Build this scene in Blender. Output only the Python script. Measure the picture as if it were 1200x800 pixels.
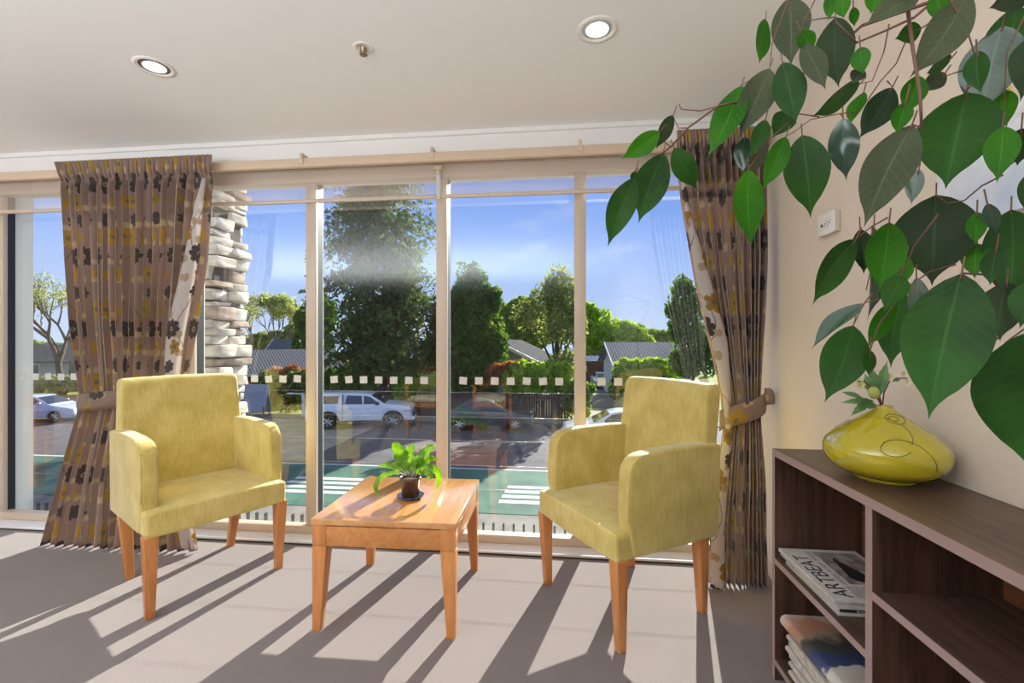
import bpy, bmesh, math, random
import numpy as np
from mathutils import Vector, Matrix, noise as mnoise
random.seed(7); rng = np.random.default_rng(7)
PI = math.pi
for o in list(bpy.data.objects): bpy.data.objects.remove(o)
C = bpy.context.scene.collection

# ------------------------------------------------------------ camera
F = 533.0; YAW = math.atan(58.6/533.0); EYE = 1.2
cam = bpy.data.objects.new('camera', bpy.data.cameras.new('camera')); C.objects.link(cam)
cam.data.sensor_width = 36; cam.data.lens = F/1200*36
cam.location = (0, 0, EYE); cam.rotation_euler = (PI/2, 0, YAW)
cam.data.clip_start = .02; cam.data.clip_end = 600
cam.data.dof.use_dof = False
bpy.context.scene.camera = cam

# ------------------------------------------------------------ light
vs = bpy.context.scene.view_settings
bpy.context.scene.display_settings.display_device = 'sRGB'
vs.view_transform = 'Standard'; vs.look = 'None'; vs.gamma = 1; vs.use_curve_mapping = False
vs.exposure = 0.16
SUN = 11.0; SUN_EL = 25.2; SUN_AZ = 14.4; SKY = 1.0
FILL_POWER = 325
w = bpy.data.worlds.new('sky'); bpy.context.scene.world = w; w.use_nodes = True
nt = w.node_tree; nt.nodes.clear()
tc = nt.nodes.new('ShaderNodeTexCoord'); sep = nt.nodes.new('ShaderNodeSeparateXYZ'); nt.links.new(tc.outputs['Generated'], sep.inputs[0])
rp = nt.nodes.new('ShaderNodeValToRGB'); nt.links.new(sep.outputs['Z'], rp.inputs[0])
el = rp.color_ramp.elements
el[0].position = 0.0; el[0].color = (.60,.70,.93,1)
el[1].position = 1.0; el[1].color = (.50,.56,.70,1)
for p, c_ in ((.08,(.47,.60,.93,1)), (.2,(.30,.46,.92,1)), (.36,(.15,.30,.80,1)), (.52,(.12,.25,.70,1)), (.7,(.38,.46,.68,1))):
    e = el.new(p); e.color = c_
nz = nt.nodes.new('ShaderNodeTexNoise'); nz.inputs['Scale'].default_value = 5; nz.inputs['Detail'].default_value = 6
mp = nt.nodes.new('ShaderNodeMapping'); mp.inputs['Scale'].default_value = (1,1,3.5); nt.links.new(tc.outputs['Generated'], mp.inputs[0]); nt.links.new(mp.outputs[0], nz.inputs['Vector'])
cr = nt.nodes.new('ShaderNodeValToRGB'); cr.color_ramp.elements[0].position = .58; cr.color_ramp.elements[1].position = .8
cr.color_ramp.elements[1].color = (.35,.35,.35,1); nt.links.new(nz.outputs[0], cr.inputs[0])
mx = nt.nodes.new('ShaderNodeMixRGB'); nt.links.new(cr.outputs[0], mx.inputs[0]); nt.links.new(rp.outputs[0], mx.inputs[1]); mx.inputs[2].default_value = (.85,.88,.95,1)
bg = nt.nodes.new('ShaderNodeBackground'); bg.inputs[1].default_value = SKY; nt.links.new(mx.outputs[0], bg.inputs[0])
wo = nt.nodes.new('ShaderNodeOutputWorld'); nt.links.new(bg.outputs[0], wo.inputs[0])

def lamp(name, kind, loc, energy, color=(1,1,1), **kw):
    l = bpy.data.lights.new(name, kind); l.energy = energy; l.color = color
    for k, v in kw.items(): setattr(l, k, v)
    o = bpy.data.objects.new(name, l); C.objects.link(o); o.location = loc; return o
s = lamp('sun', 'SUN', (0,30,20), SUN, (1,.95,.87), angle=math.radians(.5))
az = math.radians(SUN_AZ); e_ = math.radians(SUN_EL)
s.rotation_euler = (-Vector((math.sin(az)*math.cos(e_), math.cos(az)*math.cos(e_), math.sin(e_)))).to_track_quat('-Z','Y').to_euler()
# added fill light behind the camera, not a real fitting: brightens the white ceiling
a1 = lamp('added_ceiling_fill', 'AREA', (-2.9,-1.65,1.3), FILL_POWER, (.90,.95,1), shape='RECTANGLE', size=6.0, size_y=2.6)
a1.rotation_euler = (PI, 0, 0)

# ------------------------------------------------------------ helpers
MATS = {}
def mat(name, col=(.8,.8,.8), rough=.5, metal=0, spec=.5, build=None, **kw):
    if name in MATS: return MATS[name]
    m = bpy.data.materials.new(name); m.use_nodes = True; t = m.node_tree
    b = t.nodes['Principled BSDF']
    b.inputs['Base Color'].default_value = (*col, 1); b.inputs['Roughness'].default_value = rough
    b.inputs['Metallic'].default_value = metal; b.inputs['Specular IOR Level'].default_value = spec
    for k, v in kw.items(): b.inputs[k].default_value = v
    if build: build(t, b)
    MATS[name] = m; return m
def N(t, typ, **kw):
    n = t.nodes.new(typ)
    for k, v in kw.items():
        if k in n.inputs: n.inputs[k].default_value = v
        else: setattr(n, k, v)
    return n
def ramp(t, src, stops):
    r = t.nodes.new('ShaderNodeValToRGB'); t.links.new(src, r.inputs[0])
    e = r.color_ramp.elements
    e[0].position, e[0].color = stops[0][0], (*stops[0][1], 1)
    e[1].position, e[1].color = stops[-1][0], (*stops[-1][1], 1)
    for p, c in stops[1:-1]:
        q = e.new(p); q.color = (*c, 1)
    return r.outputs[0]
def noisy(c1, c2, scale=20, detail=5, stretch=(1,1,1), bump=0, bdist=.002, lo=.35, hi=.65, coord='Object', rot=(0,0,0)):
    def f(t, b):
        tc = N(t, 'ShaderNodeTexCoord'); mp = N(t, 'ShaderNodeMapping'); mp.inputs['Scale'].default_value = stretch
        mp.inputs['Rotation'].default_value = rot
        t.links.new(tc.outputs[coord], mp.inputs[0])
        n = N(t, 'ShaderNodeTexNoise', Scale=scale, Detail=detail); t.links.new(mp.outputs[0], n.inputs['Vector'])
        t.links.new(ramp(t, n.outputs[0], [(lo,c1),(hi,c2)]), b.inputs['Base Color'])
        if bump:
            bp = N(t, 'ShaderNodeBump', Strength=bump, Distance=bdist); t.links.new(n.outputs[0], bp.inputs['Height']); t.links.new(bp.outputs[0], b.inputs['Normal'])
    return f
def obj(name, bm, m=None, parent=None, smooth=False, bevel=0, segs=3, kind=None, angle=40, loc=None):
    bmesh.ops.recalc_face_normals(bm, faces=bm.faces)
    me = bpy.data.meshes.new(name); bm.to_mesh(me); bm.free()
    return mobj(name, me, m, parent, smooth, bevel, segs, kind, angle, loc)
def mobj(name, me, m=None, parent=None, smooth=False, bevel=0, segs=3, kind=None, angle=40, loc=None):
    o = bpy.data.objects.new(name, me); C.objects.link(o)
    if m: me.materials.append(m)
    if parent: o.parent = parent
    if loc: o.location = loc
    if smooth or bevel:
        for p in me.polygons: p.use_smooth = True
    if bevel:
        md = o.modifiers.new('bevel', 'BEVEL'); md.width = bevel; md.segments = segs; md.limit_method = 'ANGLE'; md.angle_limit = math.radians(angle)
        md.harden_normals = False
    if kind: o['kind'] = kind
    return o
def thing(name, label, cat, loc=(0,0,0), rotz=0, group=None):
    o = bpy.data.objects.new(name, None); C.objects.link(o); o.empty_display_size = .1
    o.location = loc; o.rotation_euler = (0,0,rotz); o['label'] = label; o['category'] = cat
    if group: o['group'] = group
    return o
def tag(o, label, cat, group=None):
    o['label'] = label; o['category'] = cat
    if group: o['group'] = group
    return o
def BM(): return bmesh.new()
def box(bm, x0, x1, y0, y1, z0, z1, M=None):
    vs_ = [bm.verts.new((x,y,z)) for z in (z0,z1) for y in (y0,y1) for x in (x0,x1)]
    for f in ((0,1,3,2),(4,6,7,5),(0,4,5,1),(2,3,7,6),(0,2,6,4),(1,5,7,3)): bm.faces.new([vs_[i] for i in f])
    if M is not None: bmesh.ops.transform(bm, matrix=M, verts=vs_)
    return vs_
def hexa(bm, b, t):   # eight corners: bottom four, top four (each in ring order)
    vb = [bm.verts.new(p) for p in b]; vt = [bm.verts.new(p) for p in t]
    bm.faces.new(vb[::-1]); bm.faces.new(vt)
    for i in range(4): bm.faces.new((vb[i], vb[(i+1)%4], vt[(i+1)%4], vt[i]))
def prism(bm, pts, a0, a1, axis='x'):
    def P(p, a): return (a,p[0],p[1]) if axis=='x' else ((p[0],a,p[1]) if axis=='y' else (p[0],p[1],a))
    v0 = [bm.verts.new(P(p,a0)) for p in pts]; v1 = [bm.verts.new(P(p,a1)) for p in pts]
    bm.faces.new(v0); bm.faces.new(v1[::-1])
    n = len(pts)
    for i in range(n): bm.faces.new((v0[i], v0[(i+1)%n], v1[(i+1)%n], v1[i]))
    return v0+v1
def lathe(bm, prof, n=48, c=(0,0,0), cap=True):
    rings = []
    for r, z in prof:
        if r < 1e-5: rings.append([bm.verts.new((c[0],c[1],c[2]+z))])
        else: rings.append([bm.verts.new((c[0]+r*math.cos(2*PI*i/n), c[1]+r*math.sin(2*PI*i/n), c[2]+z)) for i in range(n)])
    for a, b in zip(rings, rings[1:]):
        for i in range(n):
            j = (i+1)%n
            if len(a)==1 and len(b)==1: continue
            if len(a)==1: bm.faces.new((a[0], b[i], b[j]))
            elif len(b)==1: bm.faces.new((a[i], a[j], b[0]))
            else: bm.faces.new((a[i], a[j], b[j], b[i]))
    if cap:
        for r in (rings[0], rings[-1]):
            if len(r) > 1: bm.faces.new(r)
def tube(bm, pts, rad, n=6, cap=True):
    pts = [Vector(p) for p in pts]; R = rad if hasattr(rad,'__len__') else [rad]*len(pts)
    rings = []
    for i, p in enumerate(pts):
        d = (pts[min(i+1,len(pts)-1)] - pts[max(i-1,0)]).normalized()
        u = d.cross(Vector((0,0,1)));  u = u.normalized() if u.length > 1e-3 else Vector((1,0,0))
        if i and rings:
            u0 = U; u = (u0 - d*u0.dot(d)); u = u.normalized() if u.length > 1e-4 else Vector((1,0,0))
        U = u; v = d.cross(u)
        rings.append([bm.verts.new(p + (u*math.cos(2*PI*k/n)+v*math.sin(2*PI*k/n))*R[i]) for k in range(n)])
    for a, b in zip(rings, rings[1:]):
        for k in range(n): bm.faces.new((a[k], a[(k+1)%n], b[(k+1)%n], b[k]))
    if cap: bm.faces.new(rings[0][::-1]); bm.faces.new(rings[-1])
def copy_tree(o, parent=None):
    c = o.copy(); C.objects.link(c)
    if parent: c.parent = parent
    for ch in list(o.children): copy_tree(ch, c)
    return c
CY, SY = math.cos(YAW), math.sin(YAW)
def ray(px, py):
    a = (px-600)/F; b = (400-py)/F
    return Vector((a*CY-SY, a*SY+CY, b))
def atD(px, py, d): return Vector((0,0,EYE)) + ray(px,py)*d          # point at camera depth d
def atY(px, py, Y): r = ray(px,py); return Vector((0,0,EYE)) + r*(Y/r.y)
def atZ(px, py, Z): r = ray(px,py); return Vector((0,0,EYE)) + r*((Z-EYE)/r.z)
def atX(px, py, X): r = ray(px,py); return Vector((0,0,EYE)) + r*(X/r.x)
def quads(name, P, U, V, m, parent=None, kind=None, bend=0):
    """many small leaf quads (pointed diamonds) as one mesh; P centre, U half-length, V half-width"""
    n = len(P); v = np.empty((n,4,3))
    v[:,0] = P-U; v[:,1] = P+V-U*.1; v[:,2] = P+U; v[:,3] = P-V-U*.1
    me = bpy.data.meshes.new(name); me.vertices.add(n*4); me.vertices.foreach_set('co', v.reshape(-1))
    me.loops.add(n*4); me.loops.foreach_set('vertex_index', np.arange(n*4, dtype=np.int32))
    me.polygons.add(n); me.polygons.foreach_set('loop_start', np.arange(0, n*4, 4, dtype=np.int32)); me.polygons.foreach_set('loop_total', np.full(n, 4, dtype=np.int32))
    me.update(calc_edges=True); me.validate()
    return mobj(name, me, m, parent, kind=kind)

# ------------------------------------------------------------ materials
def wood(c1, c2, sc=(14,1.2,14), rough=.38, bump=.05):
    def f(t, b):
        tc = N(t,'ShaderNodeTexCoord'); mp = N(t,'ShaderNodeMapping'); mp.inputs['Scale'].default_value = sc; t.links.new(tc.outputs['Object'], mp.inputs[0])
        n = N(t,'ShaderNodeTexNoise', Scale=1.6, Detail=8, Roughness=.6, Distortion=.5); t.links.new(mp.outputs[0], n.inputs['Vector'])
        n2 = N(t,'ShaderNodeTexNoise', Scale=9, Detail=4); t.links.new(mp.outputs[0], n2.inputs['Vector'])
        ad = N(t,'ShaderNodeMath', operation='MULTIPLY_ADD'); t.links.new(n2.outputs[0], ad.inputs[0]); ad.inputs[1].default_value = .35; t.links.new(n.outputs[0], ad.inputs[2])
        t.links.new(ramp(t, ad.outputs[0], [(.5,c1),(.85,c2)]), b.inputs['Base Color'])
        bp = N(t,'ShaderNodeBump', Strength=bump, Distance=.001); t.links.new(n2.outputs[0], bp.inputs['Height']); t.links.new(bp.outputs[0], b.inputs['Normal'])
    return f
M = {}
M['carpet'] = mat('carpet', rough=.95, spec=.1, build=noisy((.155,.128,.121),(.295,.255,.245), 420, 2, bump=.35, bdist=.002, lo=.3, hi=.7), **{'Sheen Weight':.2})
M['ceiling'] = mat('ceiling_paint', (.86,.855,.85), .9, spec=.2)
M['wall'] = mat('wall_paint', (.74,.645,.54), .75, spec=.3, build=noisy((.73,.635,.53),(.75,.655,.55), 60, 4, bump=.05))
M['white'] = mat('white_enamel', (.82,.80,.77), .4)
M['rail'] = mat('cream_rail', (.66,.52,.38), .45)
M['frame'] = mat('champagne_frame', (.62,.52,.42), .42, metal=.15)
M['frameout'] = mat('outer_frame', (.80,.80,.74), .45)
M['gasket'] = mat('black_gasket', (.015,.017,.02), .5)
M['sill'] = mat('white_sill', (.80,.80,.82), .35)
M['steel'] = mat('stainless_steel', (.65,.65,.65), .25, metal=1)
M['beech'] = mat('beech_wood', rough=.33, build=wood((.50,.19,.055),(.68,.31,.105)))
M['beechz'] = mat('beech_wood_upright', rough=.33, build=wood((.52,.185,.052),(.68,.30,.10), sc=(14,14,1.2)))
M['beechtop'] = mat('beech_wood_top', rough=.16, spec=.6, build=wood((.58,.26,.09),(.72,.38,.15), sc=(14,1.2,14)), **{'Coat Weight':.6,'Coat Roughness':.12})
M['walnut'] = mat('walnut_laminate', rough=.42, build=wood((.035,.018,.012),(.115,.058,.038), sc=(22,22,1.6)))
M['walnuth'] = mat('walnut_laminate_flat', rough=.36, build=wood((.050,.028,.020),(.150,.085,.060), sc=(26,1.4,22)))
M['walnutb'] = mat('walnut_backing', rough=.5, build=wood((.10,.035,.014),(.22,.085,.035), sc=(22,1.4,26)))
M['edge'] = mat('pale_edge_band', (.36,.25,.235), .4)
def fab(t, b):
    tc = N(t,'ShaderNodeTexCoord')
    mp = N(t,'ShaderNodeMapping'); mp.inputs['Scale'].default_value = (1,1,.12); t.links.new(tc.outputs['Object'], mp.inputs[0])
    n = N(t,'ShaderNodeTexNoise', Scale=130, Detail=4); t.links.new(mp.outputs[0], n.inputs['Vector'])
    n2 = N(t,'ShaderNodeTexNoise', Scale=9, Detail=5); t.links.new(tc.outputs['Object'], n2.inputs['Vector'])
    ad = N(t,'ShaderNodeMath', operation='MULTIPLY_ADD'); t.links.new(n.outputs[0], ad.inputs[0]); ad.inputs[1].default_value = .6; t.links.new(n2.outputs[0], ad.inputs[2])
    t.links.new(ramp(t, ad.outputs[0], [(.55,(.54,.415,.10)),(1.05,(.72,.585,.21))]), b.inputs['Base Color'])
    bp = N(t,'ShaderNodeBump', Strength=.35, Distance=.0015); t.links.new(n.outputs[0], bp.inputs['Height']); t.links.new(bp.outputs[0], b.inputs['Normal'])
M['lime'] = mat('lime_velour', rough=.75, spec=.3, build=fab, **{'Sheen Weight':.5,'Sheen Roughness':.4})
# glass pane: see-through with a mirror share that grows towards grazing angles
def glassmat(name, base=.04, tint=(.97,.99,.98)):
    m = bpy.data.materials.new(name); m.use_nodes = True; t = m.node_tree; t.nodes.clear()
    lw = N(t,'ShaderNodeLayerWeight', Blend=.5)
    p5 = N(t,'ShaderNodeMath', operation='POWER'); t.links.new(lw.outputs['Facing'], p5.inputs[0]); p5.inputs[1].default_value = 5
    ma = N(t,'ShaderNodeMath', operation='MULTIPLY_ADD'); t.links.new(p5.outputs[0], ma.inputs[0]); ma.inputs[1].default_value = .85; ma.inputs[2].default_value = base
    tr = N(t,'ShaderNodeBsdfTransparent'); tr.inputs[0].default_value = (*tint,1)
    gl = N(t,'ShaderNodeBsdfGlossy', Roughness=0.0); gl.inputs[0].default_value = (1,1,1,1)
    mx = N(t,'ShaderNodeMixShader'); t.links.new(ma.outputs[0], mx.inputs[0]); t.links.new(tr.outputs[0], mx.inputs[1]); t.links.new(gl.outputs[0], mx.inputs[2])
    o = N(t,'ShaderNodeOutputMaterial'); t.links.new(mx.outputs[0], o.inputs[0]); MATS[name] = m; return m
M['glass'] = glassmat('window_glass')
def sheermat(name, col, alpha, rough=.9):
    m = bpy.data.materials.new(name); m.use_nodes = True; t = m.node_tree; t.nodes.clear()
    tr = N(t,'ShaderNodeBsdfTransparent'); df = N(t,'ShaderNodeBsdfDiffuse'); df.inputs[0].default_value = (*col,1)
    mx = N(t,'ShaderNodeMixShader'); mx.inputs[0].default_value = alpha; t.links.new(tr.outputs[0], mx.inputs[1]); t.links.new(df.outputs[0], mx.inputs[2])
    o = N(t,'ShaderNodeOutputMaterial'); t.links.new(mx.outputs[0], o.inputs[0]); MATS[name] = m; return m
M['blind'] = sheermat('screen_blind_mesh', (.75,.66,.58), .22)
M['sticker'] = mat('sticker_film', (.66,.66,.64), .6)

# ------------------------------------------------------------ the room
XR = 1.051; XL = -7.0; YB = -9.0; YW = 2.595; ZC = 2.42
def slab(name, x0,x1,y0,y1,z0,z1, m, kind='structure', **k):
    b = BM(); box(b,x0,x1,y0,y1,z0,z1); return obj(name, b, m, kind=kind, **k)
slab('floor', XL,XR,YB,2.54,-.2,0, M['carpet'])
slab('ceiling', XL,XR,YB,2.595,ZC,ZC+.2, M['ceiling'])
slab('wall_right', XR,XR+.15,YB,2.86,-.3,ZC+.2, M['wall'])
slab('wall_back', XL,XR,YB-.15,YB,-.2,2.62, M['wall'])
slab('wall_left', XL-.15,XL,YB-.15,2.86,-.2,2.62, M['wall'])
b = BM(); box(b,XL,XR,2.595,2.86,2.285,2.62); obj('wall_front', b, M['ceiling'], kind='structure')   # bulkhead over the window
slab('trim_1', XL,XR,2.54,2.66,-.1,.018, M['sill'], bevel=.003)       # white threshold
slab('trim_2', XL,XR,2.532,2.5395,-.02,.006, M['gasket'])              # black strip painting in the shadow gap at the carpet edge
# small cornice line on the ceiling
slab('trim_3', XL,XR,2.575,2.5945,2.395,ZC, M['ceiling'])
# window frame: head, foot, mullions
XM = [-6.97,-5.6,-4.6,-3.75,-2.36,-1.54,-.715,.104,1.03]
b = BM(); box(b,XL,XR,2.63,2.70,2.175,2.284); obj('trim_4', b, M['frame'], kind='structure', bevel=.004)
b = BM(); box(b,XL,XR,2.64,2.70,.0185,.065); obj('trim_5', b, M['frame'], kind='structure', bevel=.003)
b = BM(); box(b,XL,XR,2.615,2.63,2.262,2.284); obj('trim_6', b, M['steel'], kind='structure')
n_t = 7
for i, x in enumerate(XM):
    wi = .033
    b = BM(); box(b,x-wi,x+wi,2.652,2.68,.065,2.175); o = obj('trim_%d'%n_t, b, M['frame'], kind='structure', bevel=.004); n_t += 1
    b = BM(); box(b,x-wi+.001,x+wi-.001,2.6802,2.722 if i==3 else 2.738,.02,2.284); obj('gasket', b, M['gasket'], o)
    b = BM(); box(b,x-wi+.001,x+wi-.001,2.7222 if i==3 else 2.7382,2.83 if i==3 else 2.746,-.05,2.284); obj('outer_frame', b, M['frameout'], o, bevel=.003)
b = BM(); box(b,XL,XR,2.75,2.80,-.06,.02); box(b,XL,XR,2.75,2.80,2.2,2.284); obj('trim_%d'%n_t, b, M['frameout'], kind='structure')
st_me = None
for i in range(len(XM)-1):
    x0, x1 = XM[i]+.031, XM[i+1]-.031
    b = BM(); box(b,x0,x1,2.7055,2.7085,.02,2.19)
    win = obj('window_%d'%(i+1), b, M['glass'], kind='structure')
    n = int((x1-x0-.04)/.0965); off = ((x1-x0)-(n-1)*.0965)/2
    for k in range(n):
        if st_me is None:
            b = BM(); box(b,-.0235,.0235,-.0004,.0004,-.022,.022); so = obj('sticker', b, M['sticker'], win); st_me = so
        else:
            so = st_me.copy(); C.objects.link(so); so.parent = win
        so.location = (x0+off+k*.0965, 2.7048, .963+random.uniform(-.002,.002)); so.rotation_euler = (0, math.radians(random.choice([0,0,1,-1,2,-7,5])), 0)

# curtain track on its brackets
b = BM(); box(b,XL+.02,XR-.02,2.485,2.515,2.212,2.262); tr = obj('curtain_track', b, M['rail'], bevel=.004)
tag(tr, 'long cream curtain track running above the whole window', 'curtain track')
for px in (355, 507, 680):
    x = atY(px, 185, 2.5).x
    b = BM(); box(b,x-.014,x+.014,2.478,2.4845,2.226,2.256); box(b,x-.008,x+.008,2.478,2.59,2.256,2.29)
    obj('bracket', b, M['rail'], tr, bevel=.002)
# roller screens with a bottom bar
xs = [(XL+.05,-.735),(-.70,XR-.03)]
for i,(x0,x1) in enumerate(xs):
    t_ = thing('roller_blind', ['sheer roller blind barely lowered, the long one left of the joint above the table','sheer roller blind barely lowered, the right one beside the patterned leaf side'][i] if 0 else
        ('sheer roller blind barely lowered across the left and middle panes' if i==0 else 'sheer roller blind barely lowered across the two right panes'), 'blind', (x0,2.6,2.2), 0, 'sheer roller blinds at the window head')
    b = BM(); box(b,0,x1-x0,.009,.0102,-.145,.07); obj('screen', b, M['blind'], t_)
    b = BM(); box(b,0,x1-x0,0,.02,-.16,-.138); obj('bottom_bar', b, M['frame'], t_, bevel=.003)
    b = BM(); tube(b,[(0,.010,.066),(x1-x0,.010,.066)],.008,10); obj('roller', b, M['steel'], t_, smooth=True)
t_ = thing('blind_connector', 'clear plastic blind joint hanging in front of the middle mullion', 'blind joint', (-.7175,2.59,2.2))
b = BM(); box(b,-.012,.012,-.005,.02,-.17,.0); obj('clear_housing', b, sheermat('clear_plastic',(.85,.9,.9),.45), t_, bevel=.003)
b = BM(); box(b,-.022,.022,-.012,.02,.0,.022); box(b,-.008,.008,-.012,.0,-.03,.0); obj('cream_clip', b, M['rail'], t_, bevel=.002)

# downlights and the sprinkler
def downlight(x, y, label):
    t_ = thing('ceiling_downlight', label, 'ceiling light', (x,y,ZC), 0, 'recessed downlights in the white ceiling')
    b = BM(); lathe(b,[(.079,0),(.078,-.004),(.066,-.005),(.060,-.002),(.058,.0)],48, cap=False); obj('trim_ring', b, M['white'], t_, smooth=True)
    b = BM(); lathe(b,[(.0585,-.001),(.052,.0),(.047,-.0015),(.043,-.002)],48,cap=False); obj('reflector', b, M['steel'], t_, smooth=True)
    lm = mat('lamp_face', (1,1,1), .5, **{'Emission Color':(1,.97,.92,1),'Emission Strength':2.2})
    b = BM(); lathe(b,[(0,-.008),(.03,-.007),(.044,-.0022)],40,cap=False); obj('lamp_face', b, lm, t_, smooth=True)
    return t_
downlight(-1.80,1.835,'recessed downlight in the ceiling above the left armchair')
downlight(.137,1.805,'recessed downlight in the ceiling nearest the ficus leaves')
t_ = thing('fire_sprinkler','small recessed fire sprinkler in the ceiling between the two downlights','sprinkler',(-.82,1.811,ZC))
b = BM(); lathe(b,[(.042,0),(.041,-.003),(.030,-.004),(.026,-.001),(0,-.001)],32,cap=False); obj('escutcheon', b, M['white'], t_, smooth=True)
b = BM(); lathe(b,[(.014,-.002),(.012,-.010),(.006,-.014),(.006,-.026),(.016,-.028),(.016,-.030),(0,-.030)],24,cap=False); obj('sprinkler_head', b, mat('brass',(.35,.27,.18),.35,metal=1), t_, smooth=True)
for k in range(2):
    b = BM(); s_ = 1 if k else -1; tube(b,[(s_*.012,0,-.008),(s_*.014,0,-.02),(s_*.004,0,-.03)],.002,6); obj('yoke_arm', b, MATS['brass'], t_)

# socket on the right wall
t_ = thing('wall_socket','white switch and socket plate on the beige wall beside the right curtain','wall socket',(XR,1.905,1.66))
b = BM(); box(b,-.020,-.0005,-.055,.055,-.040,.040); obj('mounting_block', b, mat('socket_cream',(.62,.55,.45),.4), t_, bevel=.003)
b = BM(); box(b,-.027,-.0202,-.057,.057,-.042,.042); pl = obj('face_plate', b, M['white'], t_, bevel=.003)
bk = mat('dark_hole',(.02,.02,.02),.5)
for (yy, zz, r) in ((.022,-.003,.0065),(-.003,.0,.0035),(-.026,.0,.0035)):
    b = BM(); tube(b,[(-.0271,yy,zz),(-.0278,yy,zz)],r,16); obj('socket_hole', b, bk, pl)
    if r < .005:
        b = BM(); box(b,-.0278,-.0271,yy-.010,yy-.007,zz+.004,zz+.012); box(b,-.0278,-.0271,yy+.006,yy+.009,zz-.014,zz-.004); obj('socket_slot', b, mat('grey_mark',(.25,.22,.2),.5), pl)

# ------------------------------------------------------------ curtains
def flower_mat(name='floral_curtain', base=(.33,.228,.19), trans=.30):
    m = bpy.data.materials.new(name); m.use_nodes = True; t = m.node_tree; b = t.nodes['Principled BSDF']
    b.inputs['Roughness'].default_value = .6; b.inputs['Specular IOR Level'].default_value = .35
    b.inputs['Sheen Weight'].default_value = .15
    uv = N(t,'ShaderNodeUVMap'); sp = N(t,'ShaderNodeSeparateXYZ')
    dn = N(t,'ShaderNodeTexNoise', Scale=16, Detail=3); t.links.new(uv.outputs[0], dn.inputs['Vector'])
    vm = N(t,'ShaderNodeVectorMath', operation='MULTIPLY_ADD'); t.links.new(dn.outputs['Color'], vm.inputs[0]); vm.inputs[1].default_value = (.034,.034,0); t.links.new(uv.outputs[0], vm.inputs[2]); t.links.new(vm.outputs[0], sp.inputs[0])
    def mth(op, a, b_=None, c=None):
        n = N(t,'ShaderNodeMath', operation=op)
        for i, v in enumerate((a,b_,c)):
            if v is None: continue
            if isinstance(v,(int,float)): n.inputs[i].default_value = v
            else: t.links.new(v, n.inputs[i])
        return n.outputs[0]
    def motif(cw, ch, ox, oy, R, petals, depth, stag=.5):
        V = mth('DIVIDE', mth('ADD', sp.outputs[1], oy), ch)
        row = mth('FLOOR', V)
        U = mth('ADD', mth('DIVIDE', mth('ADD', sp.outputs[0], ox), cw), mth('MULTIPLY', row, .37))
        fu = mth('MULTIPLY', mth('SUBTRACT', mth('FRACT', U), .5), cw); fv = mth('MULTIPLY', mth('SUBTRACT', mth('FRACT', V), .5), ch)
        r = mth('SQRT', mth('ADD', mth('MULTIPLY', fu, fu), mth('MULTIPLY', fv, fv)))
        th = mth('ARCTAN2', fv, fu)
        lobe = mth('ABSOLUTE', mth('COSINE', mth('MULTIPLY', th, petals/2)))
        rad = mth('MULTIPLY', mth('ADD', mth('MULTIPLY', mth('POWER', lobe, .5), depth), 1-depth), R)
        return r, rad, th, fu, fv
    def mask(r, rad, soft=.0015): return mth('MINIMUM', mth('MAXIMUM', mth('DIVIDE', mth('SUBTRACT', rad, r), soft), 0.0), 1.0)
    def mixc(fac, a, col):
        n = N(t,'ShaderNodeMixRGB'); t.links.new(fac, n.inputs[0])
        if isinstance(a, tuple): n.inputs[1].default_value = (*a,1)
        else: t.links.new(a, n.inputs[1])
        if isinstance(col, tuple): n.inputs[2].default_value = (*col,1)
        else: t.links.new(col, n.inputs[2])
        return n.outputs[0]
    # vines: thin wavy stems
    vx = mth('SUBTRACT', mth('FRACT', mth('DIVIDE', mth('ADD', sp.outputs[0], mth('MULTIPLY', mth('SINE', mth('MULTIPLY', sp.outputs[1], 13.0)), .045)), .19)), .5)
    vine = mask(mth('ABSOLUTE', mth('MULTIPLY', vx, .19)), .0028+0*0, .001) if False else mth('LESS_THAN', mth('ABSOLUTE', mth('MULTIPLY', vx, .19)), .0022)
    c = mixc(vine, base, (.20,.15,.09))
    # outline leaves
    for ox, oy in ((.02,.03),(.11,.14)):
        r, rad, th, fu, fv = motif(.19,.215,ox,oy,.032,2,.75)
        c = mixc(mth('MULTIPLY', mask(r,rad), .75), c, (.42,.31,.15)); c = mixc(mask(r, mth('MULTIPLY', rad, .82)), c, (.50,.39,.26))
    # yellow flowers
    for ox, oy, R in ((.15,.10,.056),(.03,.32,.044)):
        r, rad, th, fu, fv = motif(.26,.43,ox,oy,R,5,.5)
        c = mixc(mask(r,rad), c, (.42,.265,.05)); c = mixc(mask(r, .014+0*R), c, (.22,.17,.12))
    # dark scalloped flowers
    r, rad, th, fu, fv = motif(.27,.43,.0,.215,.058,8,.34)
    rays = mth('LESS_THAN', mth('ABSOLUTE', mth('SINE', mth('MULTIPLY', th, 12.0))), .22)
    fcol = mixc(rays, (.055,.045,.042), (.20,.16,.14))
    c = mixc(mask(r,rad), c, fcol)
    c = mixc(mth('MULTIPLY', mask(r,.014), .9), c, (.42,.33,.26)); c = mixc(mask(r,.007), c, (.08,.06,.05))
    r, rad, th, fu, fv = motif(.27,.43,.12,.0,.042,7,.4)
    c = mixc(mask(r,rad), c, (.09,.075,.07))
    t.links.new(c, b.inputs['Base Color'])
    # a little light comes through the cloth
    tl = N(t,'ShaderNodeBsdfTranslucent'); t.links.new(c, tl.inputs[0])
    mx = N(t,'ShaderNodeMixShader'); mx.inputs[0].default_value = trans
    out = t.nodes['Material Output']; t.links.new(b.outputs[0], mx.inputs[1]); t.links.new(tl.outputs[0], mx.inputs[2]); t.links.new(mx.outputs[0], out.inputs[0])
    return m
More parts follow.
